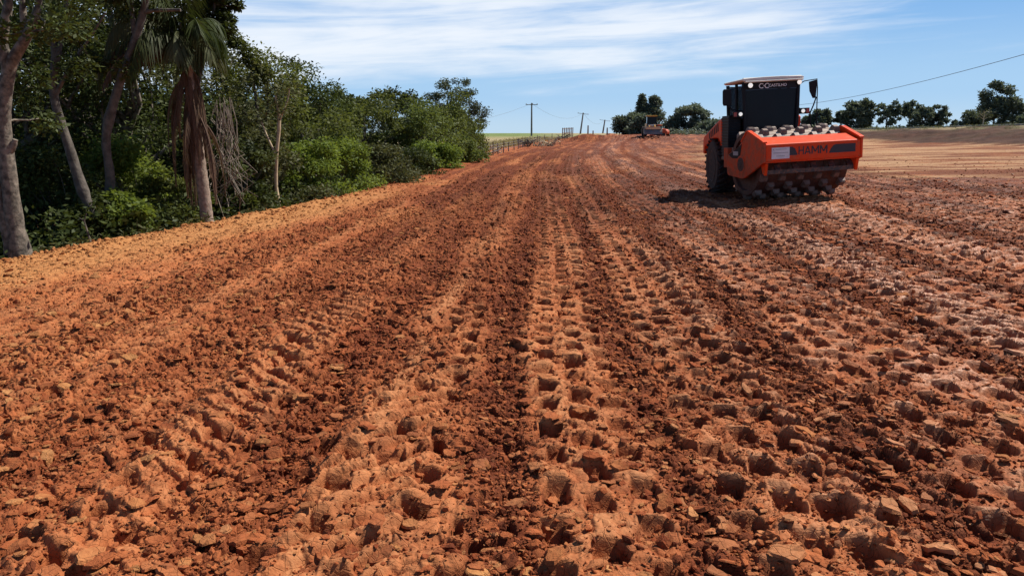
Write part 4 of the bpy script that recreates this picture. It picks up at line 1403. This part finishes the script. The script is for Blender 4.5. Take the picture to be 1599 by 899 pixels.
cl2 = [(rr_.uniform(60, 200), rr_.uniform(-80, 110), rr_.uniform(-.8, 1.6), .28) for _ in range(16)]
trunk_tree('leaning_tree', (150, 335), 14.6, [
    ([(148, 340), (130, 300), (108, 230), (84, 150), (86, 80), (70, 40), (58, -30)], [.11, .10, .085, .075, .065, .05, .03], None),
    ([(84, 110), (96, 60), (104, 0), (110, -60)], [.055, .045, .035, .02], None),
    ([(86, 150), (112, 100), (140, 60), (165, 20)], [.04, .035, .025, .015], None)],
    cl2, L_dark, M_barkd, 2, 'dark thin trunk leaning left behind the dead forked stick')
cl3 = [(rr_.uniform(140, 290), rr_.uniform(-90, 60), rr_.uniform(-.6, 1.4), .30) for _ in range(16)]
trunk_tree('slanting_tree', (165, 338), 15.6, [
    ([(165, 345), (172, 280), (166, 210), (190, 120), (212, 60), (228, 0), (236, -60)], [.11, .095, .085, .085, .078, .062, .04], None),
    ([(212, 60), (206, 20), (200, -40)], [.06, .045, .03], None),
    ([(218, 22), (240, 17), (282, 16)], [.05, .04, .03], None)],
    cl3, L_dark, M_barkd, 3, 'trunk slanting right with a level side branch, left of the palm crown')
trunk_tree('thin_pale_tree', (437, 326), 20.6, [
    ([(437, 330), (431, 290), (432, 240), (436, 190), (430, 150)], [.06, .055, .05, .045, .03], None),
    ([(432, 245), (418, 215), (408, 190)], [.035, .028, .02], None),
    ([(436, 190), (448, 160), (452, 140)], [.03, .025, .015], None)],
    [(430, 150, 0, .4), (408, 185, .1, .35), (452, 140, .3, .35), (440, 170, -.2, .3)], L_olive, M_straw, 4, 'thin pale trunk standing at the edge in front of the forest middle', n_each=160)
trunk_tree('crooked_tree', (500, 312), 24.2, [
    ([(500, 318), (497, 285), (505, 262), (495, 240), (478, 222), (468, 205)], [.10, .09, .07, .06, .05, .03], None),
    ([(497, 285), (486, 262), (480, 245)], [.06, .05, .03], None)],
    [(468, 205, 0, .35), (480, 240, .3, .3), (492, 215, .4, .4)], L_olive, M_barkd, 5, 'dark crooked stem between two bright green bushes', n_each=160)
# the sprig that stands clear of the canopy
trunk_tree('sprig_tree', (405, 150), 23.4, [
    ([(404, 300), (404, 210), (399, 150), (392, 110), (378, 80), (366, 62)], [.07, .06, .04, .03, .02, .012], None)],
    [(364, 58, 0, .20), (372, 68, 0, .24), (380, 76, 0, .26), (393, 84, 0, .28), (386, 96, 0, .26), (401, 98, 0, .28), (408, 108, 0, .25), (362, 68, 0, .10), (402, 125, 0, .3), (420, 118, 0, .3)],
    L_mid, M_barkd, 6, 'slender stem whose leafy tip leans left above the canopy right of the palm', n_each=230, leaf_size=.10)

cl7 = [(rr_.uniform(296, 372), rr_.uniform(-70, 52), rr_.uniform(-.5, .8), .20) for _ in range(26)] + [(x, y, .4, .16) for x, y in ((368, 8), (352, 30), (340, 52), (330, 62), (312, 66), (345, 14), (322, 40))]
trunk_tree('hanging_tree', (318, 300), 18.0, [
    ([(318, 300), (312, 220), (306, 150), (316, 90), (330, 40), (338, -20)], [.10, .09, .08, .06, .04, .02], None),
    ([(312, 110), (300, 60), (296, 0)], [.05, .035, .02], None)],
    cl7, L_dark, M_barkd, 7, 'tree with drooping dark leaves against the sky just right of the palm crown', n_each=300, leaf_size=.10)

# dead forked stick on the lip
b = pix(143, 374, 13.3)
stick = MB().tube([(b.x, b.y, gz(b.x, b.y) - .1), (b.x - .05, b.y, b.z + .1), (b.x - .10, b.y, b.z + .36)], [.018, .016, .010], 6)
stick.tube([(b.x - .09, b.y, b.z + .33), (b.x - .04, b.y, b.z + .46)], [.010, .005], 5).tube([(b.x - .10, b.y, b.z + .34), (b.x - .17, b.y, b.z + .38)], [.009, .005], 5)
tag(stick.build('dead_stick', M_bark, smooth=True), 'bare forked dead stick poking up at the fill edge on the left', 'stick')


# --- the palm with its skirt of dead fronds
def palm():
    rng = np.random.default_rng(21)
    Y = 16.6
    base = pix(323, 350, Y)
    o0 = Vector((base.x, Y, gz(base.x, Y) - .2))
    r = empty('palm_tree', tuple(o0))
    tag(r, 'palm with a ringed leaning trunk and a long skirt of brown dead fronds', 'palm')
    P = [o0 * 0 + (q - o0) for q in line3([(325, 352), (318, 300), (310, 240), (304, 180), (296, 120), (287, 66)], Y)]
    P[0].z = 0
    Q = []; R = []
    n = 60
    for i in range(n + 1):
        t = i / n * (len(P) - 1); k = min(len(P) - 2, int(t)); f = t - k
        Q.append(P[k].lerp(P[k + 1], f))
        R.append(.135 * (1 - .18 * i / n) * (1.05 if i % 3 == 0 else .985) * (1.25 - .25 * min(1, i / 5)))
    MB().tube(Q, R, 14).build('trunk', M_palm, r, smooth=True, auto=80)
    top = P[-1]
    # leaf bases around the neck
    nk = MB()
    for i in range(26):
        a = i * 2.4; t = i / 26
        s0 = P[-2].lerp(top, t)
        d = Vector((math.cos(a), math.sin(a), 1.6)).normalized()
        nk.tube([s0, s0 + d * .25, s0 + d * .5 + Vector((math.cos(a), math.sin(a), 0)) * .05], [.06, .04, .025], 5)
    nk.build('leaf_bases', M_barkd, r)

    def frond(name, az, el0, L, grav, leafl, mat, droop, start, nl=46, wd=.030):
        d = Vector((math.cos(az) * math.cos(el0), math.sin(az) * math.cos(el0), math.sin(el0)))
        p = start.copy(); pts = [p.copy()]
        seg = 14
        for i in range(seg):
            d = (d + Vector((0, 0, -grav * (i + 1) / seg))).normalized()
            p = p + d * (L / seg); pts.append(p.copy())
        mb = MB().tube(pts, [.022 * (1 - .85 * i / seg) + .003 for i in range(seg + 1)], 5)
        for i in range(nl):
            t = .10 + .89 * i / nl
            q = t * seg; k = min(seg - 1, int(q)); f = q - k
            c = pts[k].lerp(pts[k + 1], f); tg = (pts[k + 1] - pts[k]).normalized()
            sd = tg.cross(Vector((0, 0, 1)))
            if sd.length < .05: sd = Vector((math.sin(az), -math.cos(az), 0))
            sd.normalize()
            ll = leafl * (.35 + .65 * math.sin(math.pi * min(1, t * 1.05 + .08))) * (.8 + .4 * rng.random())
            for s_ in (-1, 1):
                dd = (sd * s_ * (1 - droop * .4) + tg * .55 + Vector((0, 0, -droop + rng.normal(0, .18)))).normalized()
                nn_ = dd.cross(tg).normalized() if dd.cross(tg).length > .01 else Vector((0, 0, 1))
                wv = dd.cross(nn_).normalized() * wd * .5
                m_ = c + dd * ll * .5
                e_ = c + dd * ll + Vector((0, 0, -.22 * ll * (1 + droop)))
                mb.add([c - wv * .4, c + wv * .4, m_ + wv, e_, m_ - wv], [(0, 1, 2, 3, 4)])
        o = mb.build(name, mat, r)
        a_ = o.data.attributes.new('rnd', 'FLOAT', 'POINT')
        a_.data.foreach_set('value', rng.random(len(o.data.vertices)).astype(np.float32) * .8)
        return o
    for i in range(24):
        az = i * 2.39996 + .3
        el0 = math.radians(84 - 66 * (i / 24)) + rng.normal(0, .10)
        frond('frond', az, el0, (2.1 + .7 * rng.random()) * (.50 if math.cos(az) > .1 else .95), .26 + .30 * (i / 24), .60, L_dark if i % 3 else L_olive, .85, top, 44, .028)
    for i in range(5):
        az = math.pi * (.75 + .12 * i) + rng.normal(0, .1)
        frond('dry_frond', az, math.radians(20 - 5 * i), 1.9 + .4 * rng.random(), .24, .45, L_dead, .9, top, 40, .026)
    for i in range(26):
        az = i * 2.39996 + 1.1
        st = P[-3].lerp(P[-2], rng.random()) if i % 2 else P[-2].lerp(top, .75 * rng.random())
        frond('dead_frond', az, math.radians(-38 - 40 * rng.random()), 1.3 + 1.1 * rng.random(), .85, .22, L_dead, 1.0, st, 36, .022)


palm()

# hanging dry vines right of the palm
rng_v = np.random.default_rng(8)
vn = MB()
for i in range(34):
    p = pix(335 + 28 * rng_v.random(), 150 + 40 * rng_v.random(), 18.0 + .6 * rng_v.random())
    L = 1.2 + 1.4 * rng_v.random()
    pts = [p + Vector((.06 * rng_v.standard_normal() * k, .05 * rng_v.standard_normal() * k, -L * k / 5)) for k in range(6)]
    vn.tube(pts, .008, 4, False)
vn_o = vn.build('hanging_vines', M_post)
tag(vn_o, 'brown dry vines hanging beside the right side of the palm skirt', 'vines')

# ------------------------------------------------------------------ far trees
far = [
    # group by the loader
    ('conifer_tree', 1003, 150, 175, 5.0, 'conifer', .7, 5200, 90, .25, 'tall dark conifer on the left of the pair behind the loader'),
    ('conifer_tree', 1022, 151, 175, 7.5, 'conifer', .7, 6500, 110, .2, 'tall dark conifer on the right of the pair behind the loader'),
    ('conifer_tree', 1013, 165, 190, 4.5, 'conifer', .7, 3000, 60, .2, 'shorter conifer squeezed between the tall pair'),
    ('dark_tree', 972, 184, 170, 6.0, 'bush', .9, 2600, 30, .1, 'low dark tree at the left end of the clump behind the loader'),
    ('dark_tree', 988, 177, 170, 6.0, 'bush', .9, 3200, 34, .1, 'rounded dark tree left of the tall conifer pair'),
    ('dark_tree', 1000, 180, 165, 6.5, 'bush', .9, 2800, 32, .1, 'dark tree at the foot of the tall conifers'),
    ('umbrella_tree', 1079, 170, 150, 7.2, 'umbrella', .8, 3400, 44, .4, 'wide crowned umbrella tree standing left of the roller'),
    ('dark_tree', 1054, 187, 150, 5.0, 'round', .8, 2400, 28, .2, 'small round tree just left of the umbrella tree'),
    ('dark_tree', 1092, 186, 148, 4.4, 'round', .8, 2000, 24, .15, 'small tree under the right side of the umbrella tree'),
    ('dark_tree', 1108, 191, 140, 6.0, 'bush', .8, 2600, 30, .05, 'low bushy tree touching the roller hood in the picture'),
    ('dark_tree', 1128, 190, 138, 6.0, 'bush', .8, 2600, 30, .05, 'low bushy tree partly hidden behind the roller hood'),
    # right hand row
    ('dark_tree', 1263, 182, 125, 3.0, 'bush', .7, 1800, 24, .05, 'narrow tree just right of the roller cab behind the cables'),
    ('dark_tree', 1284, 171, 125, 4.0, 'bush', .7, 2800, 32, .05, 'broad dark tree above the drum feet at the right'),
    ('dark_tree', 1315, 175, 125, 2.8, 'bush', .7, 1800, 22, .05, 'small dark tree left of the big round tree'),
    ('round_tree', 1342, 160, 122, 5.0, 'round', .7, 5200, 44, .08, 'big round dark tree above the right end of the drum frame'),
    ('loose_tree', 1390, 156, 120, 4.2, 'airy', .6, 2600, 34, .15, 'loose crowned tree first to the right of the big round one'),
    ('loose_tree', 1424, 156, 122, 4.4, 'airy', .6, 2400, 34, .35, 'open crowned tree with visible trunk in the right hand row'),
    ('dark_tree', 1443, 168, 118, 4.0, 'bush', .6, 2600, 30, .05, 'dark dense tree in the middle of the right hand row'),
    ('loose_tree', 1469, 163, 118, 3.8, 'airy', .6, 2300, 30, .1, 'ragged topped tree ending the right hand row'),
    ('dark_tree', 1491, 188, 115, 1.2, 'bush', .5, 600, 12, .05, 'tiny bush standing alone between the right hand row and the grey bush'),
    ('grey_tree', 1520, 174, 105, 3.8, 'bush', .55, 2600, 30, .05, 'wide low grey green tree left of the tallest right hand tree'),
    ('tall_tree', 1562, 132, 100, 4.2, 'round', .55, 5200, 46, .05, 'tallest tree on the right with a peaked crown'),
    ('grey_tree', 1585, 158, 98, 3.2, 'round', .55, 3000, 32, .05, 'grey green tree overlapping the tallest right hand tree'),
    ('green_tree', 1604, 178, 94, 2.6, 'bush', .5, 1800, 24, .05, 'green bush at the right picture edge under the leaning pole'),
]
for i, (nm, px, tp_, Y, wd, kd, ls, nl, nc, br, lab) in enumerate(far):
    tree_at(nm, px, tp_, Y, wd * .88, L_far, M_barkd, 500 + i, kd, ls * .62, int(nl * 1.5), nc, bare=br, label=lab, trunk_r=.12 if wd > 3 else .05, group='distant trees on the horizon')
# low hedge line running behind on the right
rng = np.random.default_rng(90)
n = 260
hx = rng.uniform(28, 110, n); hy = rng.uniform(120, 150, n)
V, F, r = leaf_cloud(np.stack([hx, hy, macro(hx, hy)[0] + rng.random(n) * .5], -1), .7, 60, .45, rng)
tag(mesh_np('hedge', V, F, L_far, attrs={'rnd': r}), 'low line of scrub running behind the trees on the right horizon', 'scrub', kind='stuff')

# bare sapling in front of the road on the right
p = pix(1534, 200, 62)
sap = empty('sapling', (p.x, 62, gz(p.x, 62) - .05))
tag(sap, 'bare pale sapling standing alone in front of the road on the right', 'sapling')
zt = pix(1534, 172, 62).z - gz(p.x, 62)
sm = MB().tube([(0, 0, 0), (.02, 0, zt * .5), (0, 0, zt)], [.05, .035, .01], 6)
for i in range(9):
    a = i * 2.4; t = .45 + .05 * i
    sm.tube([(0, 0, zt * t), (math.cos(a) * .45, math.sin(a) * .3, zt * (t + .22))], [.018, .006], 4, False)
sm.build('trunk', M_straw, sap)
V, F, r = leaf_cloud([(math.cos(i * 2.4) * .4, math.sin(i * 2.4) * .3, zt * (.65 + .04 * i)) for i in range(9)], .3, 14, .14, rng)
mesh_np('crown', V, F, L_olive, sap, attrs={'rnd': r})

# ------------------------------------------------------------------ poles and wires
poles = []
def pole(px, base_py, top_py, Y, lab, lean=0.0, arm=True):
    p = pix(px, base_py, Y); t = pix(px, top_py, Y)
    z0 = min(p.z, gz(p.x, Y)) - .3
    H = t.z - z0
    r = empty('utility_pole', (p.x, Y, z0), (0, lean, 0))
    tag(r, lab, 'utility pole', 'utility poles')
    MB().tube([(0, 0, 0), (0, 0, H)], [.19 * Y / 200 + .06, .12 * Y / 200 + .05], 8).build('post', M_pole, r, smooth=True)
    if arm:
        w_ = 1.15 * Y / 190 + .3
        ca = MB().box(-w_, w_, -.07, .07, H - .45, H - .30).build('crossarm', M_pole, r)
        for xx in (-w_ * .9, 0.0 + .25, w_ * .9):
            MB().lathe([(H - .30, .07), (H - .12, .09), (H - .05, .03)], 8, 'z', (xx, 0, 0)).build('insulator', M_grey, ca)
    poles.append(Vector((p.x + math.sin(lean) * H, Y, z0 + H - .1)))
    return r


pole(830, 216, 161, 175, 'nearest utility pole with a crossarm, rising from the field beside the fence')
pole(906, 209, 176, 290, 'middle utility pole leaning slightly right beyond the crest', math.radians(7))
pole(941, 209, 187, 400, 'farthest and smallest utility pole, leaning right', math.radians(8))
pole(1599, 200, 148, 80, 'dark pole cut by the right edge of the picture', math.radians(4), False)


def wire(a, b, sag, r, lab):
    pts = []
    for i in range(25):
        t = i / 24
        q = a.lerp(b, t); q.z -= sag * 4 * t * (1 - t)
        pts.append(q)
    tag(MB().tube(pts, r, 5).build('power_line', M_wire), lab, 'cable')


wire(poles[0], poles[1], 2.6, .022, 'thin power line between the nearest and the middle utility pole')
wire(poles[0], pix(700, 262, 120) + Vector((-10, 0, 6)), 1.5, .020, 'thin power line running left from the nearest utility pole into the forest')
wire(poles[1], poles[2], 3, .03, 'thin power line between the middle and the farthest utility pole')
a_ = pix(1225, 166, 150); b_ = pix(1680, 62, 62)
wire(a_, b_, .9, .028, 'long power line sloping up across the sky at the right')

# ------------------------------------------------------------------ fence along the dry field
fr_ = empty('wire_fence', (0, 0, 0))
tag(fr_, 'wire fence on thin grey wooden posts between the fill and the dry field', 'fence')
fpts = []
ftab = [(748, 262, 50), (756, 256, 52), (770, 250, 55), (778, 248, 58), (786, 246, 61), (794, 243, 64), (803, 240, 68), (809, 237, 71), (812, 235, 74), (816, 233, 77), (820, 231, 80), (824, 229, 84),
        (828, 228, 88), (834, 226, 92), (839, 225, 97), (843, 224, 102), (850, 223, 107), (862, 222, 112), (873, 220, 117)]
for i, (px, py, Y) in enumerate(ftab):
    x = pix(px, py, Y).x; z = gz(x, Y)
    hgt = .78 + .25 * ((i * 7) % 5) / 5
    MB().tube([(x, Y, z - .2), (x + .05 * ((i * 5) % 3 - 1), Y, z + hgt)], [.055, .045], 6).build('post', M_post, fr_, smooth=True)
    fpts.append(Vector((x, Y, z)))
for hh in (.3, .55, .75):
    MB().tube([q + Vector((0, 0, hh)) for q in fpts], .012, 4).build('wire', M_wire, fr_)
# heavier rail gate further on
g0 = pix(878, 217, 112); g1 = pix(894, 213, 125)
gt = empty('rail_gate', (g0.x, 112, gz(g0.x, 112)))
tag(gt, 'dark close set timber paling leaning at the far end of the wire fence', 'gate')
gd = Vector((g1.x - g0.x, 13, gz(g1.x, 125) - gz(g0.x, 112)))
for i in range(7):
    q = gd * (i / 6)
    MB().tube([q + Vector((0, 0, -.1)), q + Vector((.05, 0, 1.75))], .075, 6).build('post', M_post, gt)
for hh in (.5, 1.0, 1.6):
    MB().tube([Vector((0, 0, hh)), gd + Vector((0, 0, hh))], .05, 5).build('rail', M_post, gt)
# posts beyond
for px, py, Y, hh, lab in ((918, 213, 135, 2.0, 'short dark stump post beyond the timber paling, left of the road crest'), (948, 211, 140, 1.5, 'last small dark post near the road crest'), (926, 210, 150, 1.0, 'low pale marker stake on the road crest')):
    x = pix(px, py, Y).x
    tag(MB().tube([(x, Y, gz(x, Y) - .2), (x, Y, gz(x, Y) + hh)], [.16, .12], 6).build('fence_post', M_post), lab, 'post', 'single posts near the crest')

# ------------------------------------------------------------------ piles of branches and dry grass
def brush_pile(px, py, Y, L, H, n, mat, seed, lab, name='brush_pile'):
    rng = np.random.default_rng(seed)
    x0 = pix(px, py, Y).x
    mb = MB()
    for i in range(n):
        c = Vector((x0 + rng.normal(0, L * .3), Y + rng.normal(0, .6), 0))
        c.z = gz(c.x, c.y) + H * .6 * rng.random()
        d = Vector((rng.normal(0, 1), rng.normal(0, .6), rng.normal(0, .45))).normalized()
        l = .4 + 1.1 * rng.random()
        rr = .02 + .07 * rng.random() ** 2
        mb.tube(bend_line(c - d * l * .5, c + d * l * .5, rng, 3, .1), [rr, rr * .9, rr * .7, rr * .4], 5)
    tag(mb.build(name, mat), lab, 'brush pile', 'brush piles by the fence')


brush_pile(848, 229, 80, 2.6, 1.0, 70, M_straw, 3, 'tan heap of broken branches beside the fence, right of the black log')
brush_pile(823, 231, 79, 1.1, .9, 26, M_barkd, 4, 'blackened heap of logs at the left end of the branch pile')
brush_pile(775, 243, 60, .7, .9, 12, M_straw, 5, 'small pale heap of broken wood at the foot of the fence')
brush_pile(878, 221, 105, 1.5, .9, 30, M_barkd, 6, 'dark scrubby heap below the timber paling')

rng = np.random.default_rng(55)
n = 1500
yy = rng.uniform(50, 125, n); dd = np.abs(rng.normal(1.8, 1.2, n)) + .5
xx = edge_x(yy) - dd
zz = macro(xx, yy)[0] + .12
V, F, r = leaf_cloud(np.stack([xx, yy, zz], -1), .30, 22, .26, rng, .5, 0, 6)
tag(mesh_np('dry_grass', V, F, leaf_mat('straw_grass', (.16, .13, .06), (.42, .35, .19), .2, .8), attrs={'rnd': r}), 'dry straw grass along the fence between fill and field', 'grass', kind='stuff')
n = 380
yy = rng.uniform(42, 110, n)
foot = np.interp(yy, [-60, 20, 45, 60, 90, 140, 900], [36, 32, 28, 26.5, 27, 34, 160])
xx = foot + rng.uniform(6, 9.8, n)
zz = macro(xx, yy)[0] + .05
V, F, r = leaf_cloud(np.stack([xx, yy, zz], -1), .25, 22, .16, rng, .5, 0, 6)
tag(mesh_np('bank_grass', V, F, L_olive, attrs={'rnd': r}), 'patchy green and straw grass on the top of the bank below the road', 'grass', kind='stuff')

# weeds creeping over the lip of the fill
rng = np.random.default_rng(66)
n = 900
yy = 5 + 42 * rng.random(n) ** 1.2; dd = np.abs(rng.normal(.5, .45, n)) + .12
dd = np.where(fbm(yy * .7, dd * 0 + 3.0, 99, 2) > .47, dd, dd + .6)
xx = edge_x(yy) - dd
V, F, r = leaf_cloud(np.stack([xx, yy, macro(xx, yy)[0] + .06], -1), .16, 22, .13, rng, .7, .2, 5)
tag(mesh_np('weeds', V, F, L_olive, attrs={'rnd': r}), 'straggling weeds and grass blades at the foot of the forest along the lip', 'weeds', kind='stuff')
